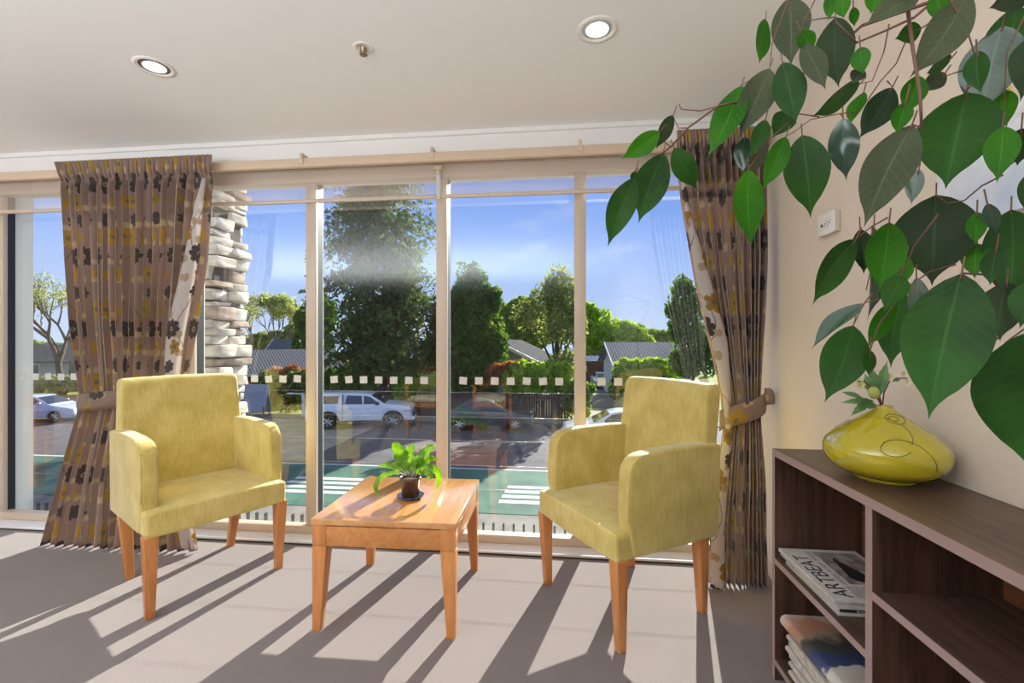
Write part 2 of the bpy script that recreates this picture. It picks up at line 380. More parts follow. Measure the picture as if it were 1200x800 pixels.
M['floral'] = flower_mat(); M['floral_glow'] = flower_mat('floral_painted_glow',(.70,.64,.61),.45); M['lining'] = mat('white_lining', (.80,.78,.78), .7)  # the paler print paints sun glow onto the curtain edges
_t = M['lining'].node_tree; _l = N(_t,'ShaderNodeBsdfTranslucent'); _l.inputs[0].default_value = (.85,.82,.80,1); _m = N(_t,'ShaderNodeMixShader'); _m.inputs[0].default_value = .5
_t.links.new(_t.nodes['Principled BSDF'].outputs[0], _m.inputs[1]); _t.links.new(_l.outputs[0], _m.inputs[2]); _t.links.new(_m.outputs[0], _t.nodes['Material Output'].inputs[0])
def interp(tab, z):
    tab = sorted(tab)
    for (z0,v0),(z1,v1) in zip(tab, tab[1:]):
        if z <= z1 or (z1,v1) == tab[-1]:
            u = min(max((z-z0)/(z1-z0),0),1); u = u*u*(3-2*u) if False else u
            return v0+(v1-v0)*u
def curtain_mesh(left, right, Yt, amp, folds, cloth, ztop=2.275, zhead=2.16, zbot=.012, seed=1, flat=(0,0), nu=420, nv=110, thick=.0, outb=.0):
    """left/right: tables of (z, x); the cloth runs in deep folds between them"""
    R = random.Random(seed); ph = [R.uniform(.75,1.25) for _ in range(folds+1)]; cum = [0]
    for p in ph: cum.append(cum[-1]+p)
    tot = cum[-1]
    verts = []; uvs = []
    for j in range(nv+1):
        z = zbot + (ztop-zbot)*j/nv
        L = interp(left,z); Rr = interp(right,z)
        A = interp(amp,z); Y = interp(Yt,z)
        for i in range(nu+1):
            u = i/nu; q = u*tot; k = 0
            while k < len(cum)-2 and q > cum[k+1]: k += 1
            loc = (q-cum[k])/(cum[k+1]-cum[k]); phase = 2*PI*(k+loc)
            # flatten the folds at the free edge
            fa = 1.0
            if flat[0] and u > 1-flat[0]: fa = .25+.75*max(0,(1-u)/flat[0])
            if flat[1] and u < flat[1]: fa = .25+.75*u/flat[1]
            a = A*fa*(.75+.5*mnoise.noise(Vector((k*1.7,seed,z*.8))))
            dz = mnoise.noise(Vector((u*6,seed*3.1,z*1.3)))
            w_ = Rr-L
            x = L + w_*u + math.sin(phase+.6)*min(.008, w_/folds*.10)*fa + dz*.006
            y = Y - a*(2*(math.sqrt(math.sin(phase/2 + .25*dz)**2+.03)-.17)-.8) + a*.15*math.sin(phase*1.5+k)
            if z > zhead: # pinch-pleat heading: finer pleats
                s_ = min(1,(z-zhead)/.02)
                y2 = Y - .012 + .014*math.sin(phase*2)
                y = y*(1-s_) + y2*s_
                x += .010*(z-zhead)/.11*math.sin(phase*2+1)
            verts.append((x,y,z)); uvs.append((u*cloth, z))
    faces = []
    for j in range(nv):
        for i in range(nu):
            a_ = j*(nu+1)+i; faces.append((a_,a_+1,a_+nu+2,a_+nu+1))
    me = bpy.data.meshes.new('cloth'); me.from_pydata(verts, [], faces)
    ul = me.uv_layers.new(name='UVMap'); vi = np.empty(len(me.loops), dtype=np.int32); me.loops.foreach_get('vertex_index', vi)
    ul.data.foreach_set('uv', np.array(uvs)[vi].reshape(-1))
    return me
def strap(pts, width, wid_tab, parent, tilt=0, name='tieback', seed=0):
    """band of cloth through 3-D points, standing on edge"""
    verts=[]; uvs=[]; n=len(pts); L=0
    for i,p in enumerate(pts):
        if i: L += (Vector(pts[i])-Vector(pts[i-1])).length
        wd = wid_tab[i] if wid_tab else width
        for k in range(5):
            v = k/4-.5; bulge = -.006*(1-(2*v)**2)
            verts.append((p[0],p[1]+bulge,p[2]+v*wd)); uvs.append((L+seed, v*wd+seed))
    faces=[(i*5+k,(i+1)*5+k,(i+1)*5+k+1,i*5+k+1) for i in range(n-1) for k in range(4)]
    me = bpy.data.meshes.new(name); me.from_pydata(verts,[],faces)
    ul = me.uv_layers.new(name='UVMap')
    for lp in me.loops: ul.data[lp.index].uv = uvs[lp.vertex_index]
    o = mobj(name, me, M['floral'], parent, smooth=True)
    md = o.modifiers.new('solid','SOLIDIFY'); md.thickness = .005; md.offset = 0
    return o
def finish_curtain(me, root):
    o = mobj('cloth', me, M['floral'], root, smooth=True)
    me.materials.append(M['lining'])
    md = o.modifiers.new('lining','SOLIDIFY'); md.thickness = .002; md.offset = -1; md.material_offset = 1; md.use_rim = True
    return o
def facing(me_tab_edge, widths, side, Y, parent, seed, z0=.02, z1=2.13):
    """added strip along the leading edge, sun glow put into its paler colour"""
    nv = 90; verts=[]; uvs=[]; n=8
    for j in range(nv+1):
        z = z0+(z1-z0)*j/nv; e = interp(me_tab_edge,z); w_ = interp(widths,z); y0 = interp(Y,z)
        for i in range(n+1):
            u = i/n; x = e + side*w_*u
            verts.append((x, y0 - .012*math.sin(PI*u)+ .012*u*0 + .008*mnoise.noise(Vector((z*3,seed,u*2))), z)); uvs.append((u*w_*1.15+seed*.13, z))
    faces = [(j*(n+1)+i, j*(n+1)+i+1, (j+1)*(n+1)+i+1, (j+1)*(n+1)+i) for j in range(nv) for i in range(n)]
    me = bpy.data.meshes.new('sun_glow_strip'); me.from_pydata(verts,[],faces); ul = me.uv_layers.new(name='UVMap')
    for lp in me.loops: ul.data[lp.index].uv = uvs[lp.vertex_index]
    o = mobj('sun_glow_strip', me, M['floral_glow'], parent, smooth=True); o['label'] = 'leading edge strip coloured pale as sun glow'
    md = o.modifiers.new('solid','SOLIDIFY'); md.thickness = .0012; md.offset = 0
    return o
# left pair
lc = thing('curtain','floral curtain panel at far left, tied back beside the leftmost mullion','curtain',(0,0,0),0,'floral pinch pleat curtains')
me = curtain_mesh([(0,-3.04),(.25,-2.99),(.84,-2.87),(1.2,-2.90),(1.7,-2.96),(2.15,-2.99),(2.28,-3.03)],
                  [(0,-2.56),(.4,-2.60),(.84,-2.58),(1.2,-2.54),(1.8,-2.53),(2.28,-2.55)],
                  [(0,2.37),(.84,2.44),(1.2,2.43),(2.28,2.43)], [(0,.055),(.5,.042),(.84,.026),(1.3,.058),(2.1,.050),(2.28,.012)], 9, 1.45, seed=3)
finish_curtain(me, lc)
P = []
for i in range(25):
    a = PI*(1.0 - i/24.0); P.append((-2.725 + .155*math.cos(a), 2.44-.066*math.sin(a)-.004, .825 + .05*(i/24)))
strap(P, .105, None, lc, seed=.35)
rc = thing('curtain','floral curtain panel behind the left armchair with sun glow painted along its leading edge','curtain',(0,0,0),0,'floral pinch pleat curtains')
me = curtain_mesh([(0,-2.64),(.3,-2.61),(.84,-2.59),(1.2,-2.55),(1.8,-2.55),(2.28,-2.56)],
                  [(0,-2.06),(.3,-2.14),(.84,-2.24),(1.0,-2.185),(1.2,-2.15),(1.7,-2.06),(2.1,-2.025),(2.28,-2.015)],
                  [(0,2.37),(.84,2.45),(1.2,2.45),(2.28,2.43)], [(0,.050),(.5,.040),(.84,.026),(1.3,.058),(2.1,.050),(2.28,.012)], 9, 1.75, seed=5, flat=(.25,0))
finish_curtain(me, rc)
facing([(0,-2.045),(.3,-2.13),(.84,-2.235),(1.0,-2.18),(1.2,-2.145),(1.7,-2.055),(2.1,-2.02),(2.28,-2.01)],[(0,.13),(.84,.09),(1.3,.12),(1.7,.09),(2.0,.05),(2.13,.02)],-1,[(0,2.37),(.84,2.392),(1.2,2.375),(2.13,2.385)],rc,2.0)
P = [(-2.41 + .18*math.cos(PI*(1-i/24)), 2.45-.062*math.sin(PI*(1-i/24))-.004, .84+.03*i/24) for i in range(25)]
strap(P, .085, None, rc, seed=.1)
# right curtain
rr = thing('curtain','floral curtain tied back against the beige wall at right','curtain',(0,0,0),0,'floral pinch pleat curtains')
me = curtain_mesh([(0,.715),(.3,.73),(.6,.775),(.78,.805),(.93,.79),(1.05,.765),(1.5,.665),(1.9,.60),(2.15,.575),(2.24,.57)],
                  [(0,.995),(.5,.995),(.80,.985),(.93,.985),(1.2,.99),(1.6,1.01),(2.24,1.012)],
                  [(0,2.33),(.86,2.38),(1.2,2.37),(2.28,2.37)], [(0,.045),(.5,.036),(.86,.022),(1.3,.050),(2.1,.045),(2.28,.012)], 12, 2.0, ztop=2.255, zhead=2.15, seed=9, flat=(0,.2))
finish_curtain(me, rr)
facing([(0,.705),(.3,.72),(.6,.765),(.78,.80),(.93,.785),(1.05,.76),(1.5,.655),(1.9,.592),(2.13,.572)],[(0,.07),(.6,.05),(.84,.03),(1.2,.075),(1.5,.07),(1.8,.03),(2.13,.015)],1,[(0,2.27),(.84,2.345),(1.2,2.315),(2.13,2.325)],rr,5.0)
P = [(.893 + .108*math.cos(PI*(1-i/24)), 2.385-.066*math.sin(PI*(1-i/24))-.004, .80+.12*i/24) for i in range(25)]
strap(P, .10, None, rr, seed=.55)
P = [(.985,2.35,.925),(1.0,2.335,.935),(1.015,2.335,.93),(1.03,2.35,.92)]
strap(P, .08, [.085,.08,.07,.05], rr, seed=.07, name='tieback_tail')
# hem trailing: white edge of the middle panel lying under the chair
# ------------------------------------------------------------ armchairs
def armchair(name):
    t_ = thing(name,'','armchair')
    W = .298
    # seat block with crowned top
    b = BM(); vs_ = box(b,-W,W,-.280,.21,.355,.462)
    bmesh.ops.subdivide_edges(b, edges=b.edges[:], cuts=9, use_grid_fill=True)
    for v in b.verts:
        if v.co.z > .46:
            v.co.z += .026*(1-(v.co.x/W)**2)*(1-((v.co.y+.05)/.29)**2 if abs((v.co.y+.05)/.29) < 1 else 0)
        if v.co.y < -.279: v.co.y -= .010*(1-(v.co.x/W)**4)
    obj('seat', b, M['lime'], t_, bevel=.022, segs=5, angle=50)
    # backrest: leaning slab
    b = BM(); pts = [(.195,.36),(.262,.36),(.285,.70),(.335,.985),(.325,1.010),(.262,1.012),(.235,.985),(.205,.70)]
    vs_ = prism(b, pts, -W, W)
    bmesh.ops.subdivide_edges(b, edges=[e for e in b.edges if abs(e.verts[0].co.x-e.verts[1].co.x)>.1], cuts=10)
    for v in b.verts:
        k = 1-(v.co.x/W)**2
        if v.co.z > .98: v.co.z += .006*k
        if v.co.y < .27 and v.co.z > .5: v.co.y += .020*k
        v.co.x *= .985-.085*max(0,(v.co.z-.5))/.5
    obj('backrest', b, M['lime'], t_, bevel=.018, segs=4, angle=35)
    for s_ in (-1,1):
        # armrest: side panel with rounded front top
        b = BM(); pts = [(.275,.358),(-.200,.358),(-.222,.46)]
        pts += [(-.226,.50),(-.229,.56),(-.228,.61),(-.224,.645)]
        for k in range(7):
            a = PI - k*PI/2/6; pts.append((-.134+.088*math.cos(a), .680+.078*math.sin(a)))
        pts += [(-.05,.764),(.12,.766),(.29,.758),(.285,.60)]
        x0, x1 = s_*(W-.062), s_*(W+.007)
        prism(b, pts, min(x0,x1), max(x0,x1)); ar = obj('armrest', b, M['lime'], t_, bevel=.014, segs=4, angle=60)
        sp_ = [(p[0],p[1]) for p in pts[3:14]]
        b = BM(); tube(b,[(x1-s_*.005,p[0]+.004,p[1]-.003) for p in sp_],.0028,6); obj('piping', b, M['lime'], ar, smooth=True)
    def leg(xt,yt,xb,yb):
        b = BM(); a, c = .027, .0165
        hexa(b,[(xb-c,yb-c,0),(xb+c,yb-c,0),(xb+c,yb+c,0),(xb-c,yb+c,0)],[(xt-a,yt-a,.36),(xt+a,yt-a,.36),(xt+a,yt+a,.36),(xt-a,yt+a,.36)])
        obj('leg', b, M['beechz'], t_, bevel=.003, segs=2)
    for s_ in (-1,1):
        leg(s_*.278,-.255,s_*.275,-.2425); leg(s_*.262,.205,s_*.232,.250)
    return t_
ch = armchair('armchair')
ch.location = (-1.845,2.150,0); ch.rotation_euler = (0,0,math.radians(59))
ch['label'] = 'lime yellow upholstered armchair at left in front of the stone pillar window'; ch['group'] = 'pair of lime armchairs'
c2 = copy_tree(ch); c2.location = (.282,2.16,0); c2.rotation_euler = (0,0,math.radians(302.5))
c2['label'] = 'lime yellow upholstered armchair at right in front of the tied floral curtain'

# ------------------------------------------------------------ coffee table
ct = thing('coffee_table','low square honey wood coffee table with tapered legs between the armchairs','coffee table',(-.735,2.080,0),math.radians(1.2))
b = BM(); box(b,-.305,.305,-.297,.297,.443,.468); obj('tabletop', b, M['beechtop'], ct, bevel=.002, segs=2)
def apron(x0,x1,y0,y1):
    b = BM(); box(b,x0,x1,y0,y1,.355,.437); obj('apron', b, M['beech'], ct, bevel=.0015, segs=2)
for s_ in (-1,1):
    apron(-.24,.24, s_*.28-.011, s_*.28+.011); apron(s_*.289-.011,s_*.289+.011,-.232,.232)
    b = BM()
for sx in (-1,1):
    for sy in (-1,1):
        b = BM(); ox, oy = sx*.300, sy*.292
        def R4(w_, d_, z): 
            xs_ = sorted((ox, ox-sx*w_)); ys_ = sorted((oy, oy-sy*d_))
            return [(xs_[0],ys_[0],z),(xs_[1],ys_[0],z),(xs_[1],ys_[1],z),(xs_[0],ys_[1],z)]
        hexa(b, R4(.034,.034,0), R4(.060,.060,.352)); hexa(b, R4(.060,.060,.3525), R4(.060,.060,.4425))
        obj('leg', b, M['beechz'], ct, bevel=.0015, segs=2)
# plant on it
pc = atZ(481,583,.468)
tp = thing('potted_plant','small bright green leafy plant in a brown pot on a saucer on the coffee table','potted plant',(pc.x,pc.y,.468))
PT = mat('brown_pot',(.09,.045,.030),.22,spec=.6)
b = BM(); lathe(b,[(.036,.010),(.0395,.012),(.047,.088),(.050,.090),(.050,.098),(.046,.099),(.043,.092),(.043,.080),(0,.080)],40,cap=False); b.faces.new([b.verts.new((.036*math.cos(2*PI*i/40),.036*math.sin(2*PI*i/40),.010)) for i in range(40)]); obj('pot', b, PT, tp, smooth=True)
b = BM(); lathe(b,[(0,0),(.040,0),(.062,.012),(.064,.014),(.060,.014),(.040,.006),(0,.006)],40,cap=False); obj('saucer', b, mat('dark_glazed_saucer',(.045,.05,.065),.12,spec=.8), tp, smooth=True)
b = BM(); lathe(b,[(0,.089),(.03,.088),(.0425,.084)],24,cap=False); obj('soil', b, mat('soil',(.05,.03,.02),.9), tp)
def leafmat(name, c1, c2, rough=.35, tr=.35, spec=.5, scale=8, veins=False):
    m = mat(name, rough=rough, spec=spec, build=noisy(c1,c2,scale,4))
    if veins:
        t = m.node_tree; b = t.nodes['Principled BSDF']; old = b.inputs['Base Color'].links[0].from_socket
        uv = N(t,'ShaderNodeUVMap'); sp = N(t,'ShaderNodeSeparateXYZ'); t.links.new(uv.outputs[0], sp.inputs[0])
        def mh(op,a,b_=None,c=None):
            n = N(t,'ShaderNodeMath', operation=op)
            for i,v in enumerate((a,b_,c)):
                if v is None: continue
                if isinstance(v,(int,float)): n.inputs[i].default_value = v
                else: t.links.new(v,n.inputs[i])
            return n.outputs[0]
        av = mh('ABSOLUTE', sp.outputs[1])
        mid = mh('MULTIPLY', mh('MAXIMUM', mh('SUBTRACT', 1.0, mh('DIVIDE', av, .06)), 0.0), .45)
        side = mh('MULTIPLY', mh('POWER', mh('ABSOLUTE', mh('SINE', mh('MULTIPLY_ADD', sp.outputs[0], 34.0, mh('MULTIPLY', av, -7.0)))), 14.0), .09)
        fac = mh('MAXIMUM', mid, side)
        mx = N(t,'ShaderNodeMixRGB'); t.links.new(fac, mx.inputs[0]); t.links.new(old, mx.inputs[1]); mx.inputs[2].default_value = tuple(min(1,v*2.1+.012) for v in c2)+(1,)
        t.links.new(mx.outputs[0], b.inputs['Base Color'])
        bp = N(t,'ShaderNodeBump', Strength=.15, Distance=.0006); t.links.new(fac, bp.inputs['Height']); t.links.new(bp.outputs[0], b.inputs['Normal'])
    t = m.node_tree; b = t.nodes['Principled BSDF']
    tl = N(t,'ShaderNodeBsdfTranslucent'); src = b.inputs['Base Color'].links[0].from_socket
    hs = N(t,'ShaderNodeHueSaturation', Saturation=1.15, Value=1.5, Hue=.49); t.links.new(src, hs.inputs['Color']); t.links.new(hs.outputs[0], tl.inputs[0])
    mx = N(t,'ShaderNodeMixShader'); mx.inputs[0].default_value = tr
    t.links.new(b.outputs[0], mx.inputs[1]); t.links.new(tl.outputs[0], mx.inputs[2]); t.links.new(mx.outputs[0], t.nodes['Material Output'].inputs[0]); return m
GL = leafmat('lettuce_green_leaf',(.09,.25,.015),(.20,.40,.035),.40,.35,scale=30)
GS = mat('pale_stem',(.45,.48,.30),.5)
def ruffled_leaf(b, pts, wid, nrm, seed):
    """pts: midrib polyline; wid: half-width; nrm: side vector hint"""
    pts = [Vector(p) for p in pts]; n = 16; R = random.Random(seed); cols = []
    def bez(t):
        q = pts[:]
        while len(q) > 1: q = [q[i].lerp(q[i+1],t) for i in range(len(q)-1)]
        return q[0]
    for i in range(n+1):
        t = i/n; p = bez(t); d = (bez(min(1,t+.02))-bez(max(0,t-.02))).normalized()
        sd = d.cross(Vector(nrm)).normalized(); up = sd.cross(d)
        ww = wid*1.25*(math.sin(PI*min(1,t*.90+.07))**.6)*(.80+.35*abs(math.sin(t*19+seed)))
        row = []
        for k in range(-4,5):
            v = k/4; rf = .30*wid*math.sin(t*26+seed+k*.9)*abs(v)**1.5 - .22*wid*v*v + .06*wid*abs(math.sin(k*2.5))
            row.append(b.verts.new(p + sd*ww*v + up*rf))
        cols.append(row)
    for r0, r1 in zip(cols, cols[1:]):
        for k in range(8): b.faces.new((r0[k],r0[k+1],r1[k+1],r1[k]))
dpt = (pc-Vector((0,0,EYE))).dot(Vector((-SY,CY,0)))
def loc_(px,py,dd=0): v = atD(px,py,dpt+dd)-Vector((pc.x,pc.y,.468)); return v
fwd = (-SY*-1, -CY, .35)
specs = [([(479,557),(474,545),(470,530),(461,518)],.027,0), ([(480,557),(484,545),(497,528),(508,521)],.024,.01), ([(478,556),(476,540),(480,526),(484,520)],.018,.03),
 ([(478,556),(468,548),(455,540),(444,547)],.013,-.02), ([(476,556),(462,552),(446,553),(438,562),(437,574),(445,581)],.010,-.03),
 ([(483,557),(490,548),(502,542),(505,561)],.026,-.03), ([(486,557),(500,545),(514,545),(519,558),(511,572)],.014,.0), ([(480,556),(474,548),(477,537),(492,536)],.016,-.04),
 ([(482,556),(492,540),(508,532),(512,540)],.014,.04),([(480,556),(470,540),(462,532),(462,538)],.016,.03),([(480,556),(484,545),(478,541),(487,552)],.018,-.05)]
b = BM(); bs = BM()
for i,(pp,wd,dd) in enumerate(specs):
    P = [loc_(q[0],q[1],dd*(j/(len(pp)-1))) for j,q in enumerate(pp)]
    ruffled_leaf(b, [P[0].lerp(P[1],.5)]+P[1:], wd, (SY*.5+random.uniform(-.4,.4),-CY,.5+random.uniform(-.3,.3)), i*1.7)
    tube(bs,[P[0]-Vector((0,0,.004)),P[0].lerp(P[1],.5),P[1]],[.003,.0025,.0012],6)
obj('foliage', b, GL, tp, smooth=True); obj('stem', bs, GS, tp, smooth=True)

# ------------------------------------------------------------ bookcase
BX0, BX1, BY1, BY0, BH = .749, 1.049, 1.722, .664, .817
bc = thing('bookcase','dark walnut open bookcase with pale edge bands along the right wall','bookcase',(.90,1.19,0))
ox, oy = .90, 1.19
def bpart(name, x0,x1,y0,y1,z0,z1, m, edge=None):
    b = BM(); box(b,x0-ox,x1-ox,y0-oy,y1-oy,z0,z1); o = obj(name, b, m, bc)
    if edge: 
        b = BM(); box(b,BX0-ox,BX0+.0015-ox,y0-oy,y1-oy,z0,z1); obj('edge_band', b, M['edge'], o)
    return o
xf = BX0+.0016; T = .024
bpart('top_panel', xf,BX1,BY0,BY1,BH-T,BH, M['walnuth'],1)
YD = (1.1955,1.2215)
for (a,c) in ((BY1-T*.7,BY1),(YD[0],YD[1]-.002),(BY0,BY0+T)): bpart('upright_panel' if a!=YD[0] else 'divider_panel', xf,BX1-.012,a,c,.0,BH-T-.0005, M['walnut'],1)
for (a,c,z) in ((YD[1]-.0015,BY1-T*.7-.0005,.433),(BY0+T+.0005,YD[0]-.0005,.592),(YD[1]-.0015,BY1-T*.7-.0005,.075),(BY0+T+.0005,YD[0]-.0005,.075),(BY0+T+.0005,YD[0]-.0005,.33)):
    bpart('shelf', xf,BX1-.012,a,c,z-.020,z, M['walnuth'],1)
bpart('back_panel', BX1-.0115,BX1,BY0,BY1,.02,BH-T-.0005, M['walnutb'])
# --- newspapers and magazines on the upper shelf
PAP = mat('newsprint',(.62,.57,.52),.7, build=noisy((.58,.53,.49),(.68,.64,.60),40,3))
PAPG = mat('glossy_cover',(.60,.56,.50),.3)
INK = mat('black_ink',(.02,.02,.022),.6); INKG = mat('grey_ink',(.20,.19,.19),.7)
def paper(name, label, cat, cx, cy, z, wx, ly, th, rot, m=PAP, grp='papers stacked on the upper shelf'):
    t_ = thing(name, label, cat, (cx,cy,z), rot, grp)
    b = BM(); nl = 4
    for k in range(nl):
        j = random.uniform(-.002,.002)
        box(b,-wx/2+j,wx/2+j,-ly/2-j,ly/2,k*th/nl+.0002,(k+1)*th/nl-.0002)
    obj('pages', b, m, t_); return t_
zz = .4335
mg1 = paper('magazine','bottom magazine of the upper shelf stack with a plain cream spine','magazine',.885,1.514,zz,.235,.300,.008,.00, PAPG); zz += .0082
mg2 = paper('magazine','black edged magazine lettered BLACK low in the upper shelf stack','magazine',.892,1.516,zz,.240,.298,.010,.0, PAPG)
b = BM(); box(b,-.119,.119,-.1500,-.1492,.0012,.0095); obj('black_spine', b, INK, mg2)
def text(body, size, loc, rot, m, parent, name='lettering', sx=1):
    cu = bpy.data.curves.new(name,'FONT'); cu.body = body; cu.size = size; cu.extrude = .00015; cu.align_x = 'LEFT'; cu.space_character = .95
    o = bpy.data.objects.new('tmp', cu); C.objects.link(o); bpy.context.view_layer.update()
    me = bpy.data.meshes.new_from_object(o.evaluated_get(bpy.context.evaluated_depsgraph_get())); bpy.data.objects.remove(o)
    r = mobj(name, me, m, parent); r.location = loc; r.rotation_euler = rot; r.scale = (sx,1,1); return r
text('BLACK', .010, (-.075,-.1502,.0018), (PI/2,0,0), PAPG, mg2)
zz += .0102
mg3 = paper('newspaper','folded newspaper in the middle of the upper shelf stack, poking out at its front','newspaper',.880,1.529,zz,.235,.318,.007,.015); zz += .0072
mg4 = paper('newspaper','folded newspaper just under the top one of the upper shelf stack','newspaper',.888,1.530,zz,.235,.312,.008,-.01); zz += .0082
mg5 = paper('newspaper','top newspaper on the upper shelf headed ARTBEAT','newspaper',.882,1.529,zz,.250,.322,.009,.01)
T0 = .0093
text('ARTBEAT', .068, (-.062,-.146,T0), (0,0,PI/2), INK, mg5, 'masthead', sx=.92)
b = BM()
for c0 in range(4):
    for r_ in range(15):
        y0 = -.148+c0*.074; x = -.050+.004*r_
        if c0 >= 1 and c0 <= 3 and r_ > 3: continue
        box(b, x, x+.0014, y0, y0+.066-(.02 if r_%5==4 else 0), T0-.0002, T0)
for r_ in range(24):
    for c0 in range(2):
        if r_ > 14: box(b, -.05+.0055*r_-.0+.004, -.05+.0055*r_+.0016+.004, -.148+c0*.036, -.148+c0*.036+.032, T0-.0002, T0)
obj('text_lines', b, INKG, mg5)
b = BM(); box(b,-.028,.108,-.070,.138,T0-.0002,T0+.0001); obj('cover_photo', b, mat('photo_grey',(.30,.25,.22),.6,build=noisy((.18,.15,.13),(.42,.37,.33),30,3)), mg5)
b = BM()   # dark draped shape in the printed picture
v = [b.verts.new((x,y,T0+.00025)) for x,y in ((.010,.085),(.020,.100),(.030,.060),(.045,.02),(.055,-.02),(.048,-.055),(.030,-.060),(.005,-.050),(-.006,-.030),(.000,.000),(.004,.040))]; b.faces.new(v)
obj('photo_figure', b, INK, mg5)
# --- newspapers leaning on the bottom shelf
def folded(label, x, y, z, rx, rot, L, Wd, th, m, wave=0, grp='folded newspapers on the bottom shelf'):
    t_ = thing('folded_newspaper', label, 'newspaper', (x,y,z), 0, grp); t_.rotation_euler = (rx,0,rot)
    b = BM(); n = 14; prof = []
    for i in range(n+1):
        a = PI/2+PI*i/n; prof.append((th/2*math.cos(a)-Wd/2, th/2+th/2*math.sin(a)))
    m_ = 10
    loops = []
    full = [(Wd/2,th)]+prof+[(Wd/2,0)]
    for j in range(m_+1):
        yy = -L/2+L*j/m_; loops.append([b.verts.new((p[0], yy, p[1]+wave*math.sin(2.2*j/m_+1)*(.5+p[0]/Wd))) for p in full])
    for a_, c_ in zip(loops, loops[1:]):
        for k in range(len(full)-1): b.faces.new((a_[k],a_[k+1],c_[k+1],c_[k]))
        b.faces.new((a_[-1],a_[0],c_[0],c_[-1]))
    b.faces.new(loops[0]); b.faces.new(loops[-1][::-1])
    obj('pages', b, m, t_, smooth=False); return t_
def printed(name, stops, sc):
    def f(t,b):
        tc = N(t,'ShaderNodeTexCoord'); n = N(t,'ShaderNodeTexNoise', Scale=sc, Detail=5); t.links.new(tc.outputs['Object'], n.inputs['Vector'])
        t.links.new(ramp(t, n.outputs[0], stops), b.inputs['Base Color'])
    return mat(name, rough=.5, build=f)
def pr1(t,b):
    tc = N(t,'ShaderNodeTexCoord'); n = N(t,'ShaderNodeTexNoise', Scale=16, Detail=5); t.links.new(tc.outputs['Object'], n.inputs['Vector'])
    sp = N(t,'ShaderNodeSeparateXYZ'); t.links.new(tc.outputs['Object'], sp.inputs[0])
    a = N(t,'ShaderNodeMath', operation='MULTIPLY_ADD'); t.links.new(sp.outputs[1], a.inputs[0]); a.inputs[1].default_value = -2.6; a.inputs[2].default_value = .30
    c = N(t,'ShaderNodeMath', operation='MULTIPLY_ADD'); t.links.new(n.outputs[0], c.inputs[0]); c.inputs[1].default_value = .42; t.links.new(a.outputs[0], c.inputs[2])
    t.links.new(ramp(t, c.outputs[0], [(.05,(.60,.50,.42)),(.16,(.50,.22,.13)),(.30,(.36,.26,.19)),(.38,(.05,.055,.05)),(.50,(.06,.07,.07)),(.54,(.04,.06,.15)),(.66,(.05,.07,.17)),(.69,(.62,.59,.55)),(.85,(.55,.50,.42)),(1.0,(.62,.60,.56))]), b.inputs['Base Color'])
PR1 = mat('colour_print', rough=.5, build=pr1)
PR2 = printed('newsprint_edge',[(.3,(.38,.34,.30)),(.5,(.60,.55,.50)),(.7,(.5,.45,.4))],18)
zb = .076
hts = [.016,.018,.016,.020,.018,.022,.018,.016]
for k, th in enumerate(hts):
    folded('folded newspaper, %s in the pile on the lowest shelf'%['at the very bottom','second from the bottom','third from the bottom','fourth from the bottom','fourth below the coloured one','third below the coloured one','second below the coloured one','directly under the coloured one'][k], .893+[.0,.012,-.004,.008,-.004,.004,.0,.012][k], 1.46+[0,.01,-.01,.0,.012,.0,.005,-.004][k], zb+.0005, 0, random.uniform(-.02,.02), .34+random.uniform(-.02,.02), .250, th*.95, PR2)
    zb += th
tpn = folded('topmost colour printed newspaper bulging on the lowest shelf pile', .897, 1.47, zb+.002, 0, .02, .38, .255, .040, PR1, wave=.010)

# ------------------------------------------------------------ yellow vase with flower sprig
VX, VY = .899, 1.385
vz = thing('vase','squat glossy mustard yellow vase with thin swirls on the bookcase','vase',(VX,VY,BH))
prof = [(0,0),(.064,0),(.070,.003),(.078,.008),(.106,.019),(.130,.038),(.1415,.060),(.1435,.080),(.139,.098),(.126,.116),(.106,.134),(.082,.151),(.058,.168),(.038,.182),(.025,.192),(.020,.198),(.0205,.2025),(.017,.2025),(.0155,.195),(.014,.17),(0,.16)]
def smoothprof(pr, n=5):
    out = []
    for i in range(len(pr)-1):
        p0 = pr[max(i-1,0)]; p1 = pr[i]; p2 = pr[i+1]; p3 = pr[min(i+2,len(pr)-1)]
        for k in range(n):
            t = k/n; out.append(tuple(.5*((2*p1[j])+(-p0[j]+p2[j])*t+(2*p0[j]-5*p1[j]+4*p2[j]-p3[j])*t*t+(-p0[j]+3*p1[j]-3*p2[j]+p3[j])*t**3) for j in (0,1)))
    out.append(pr[-1]); return [(max(r,0),z) for r,z in out]
vp = smoothprof(prof,4)
b = BM(); lathe(b, vp, 96, cap=False); obj('vase_body', b, mat('yellow_glaze',(.50,.42,.012),.08,spec=.6,build=noisy((.46,.385,.010),(.54,.46,.018),6,2),**{'Coat Weight':1.0,'Coat Roughness':.03}), vz, smooth=True)
outer = [p for p in prof if .02 < p[1] < .2 and p[0] > .02]
def vr(z):
    o_ = [(z_,r) for r,z_ in vp if r > .019 and z_ < .199 and z_ > .003]
    return interp(o_, z)
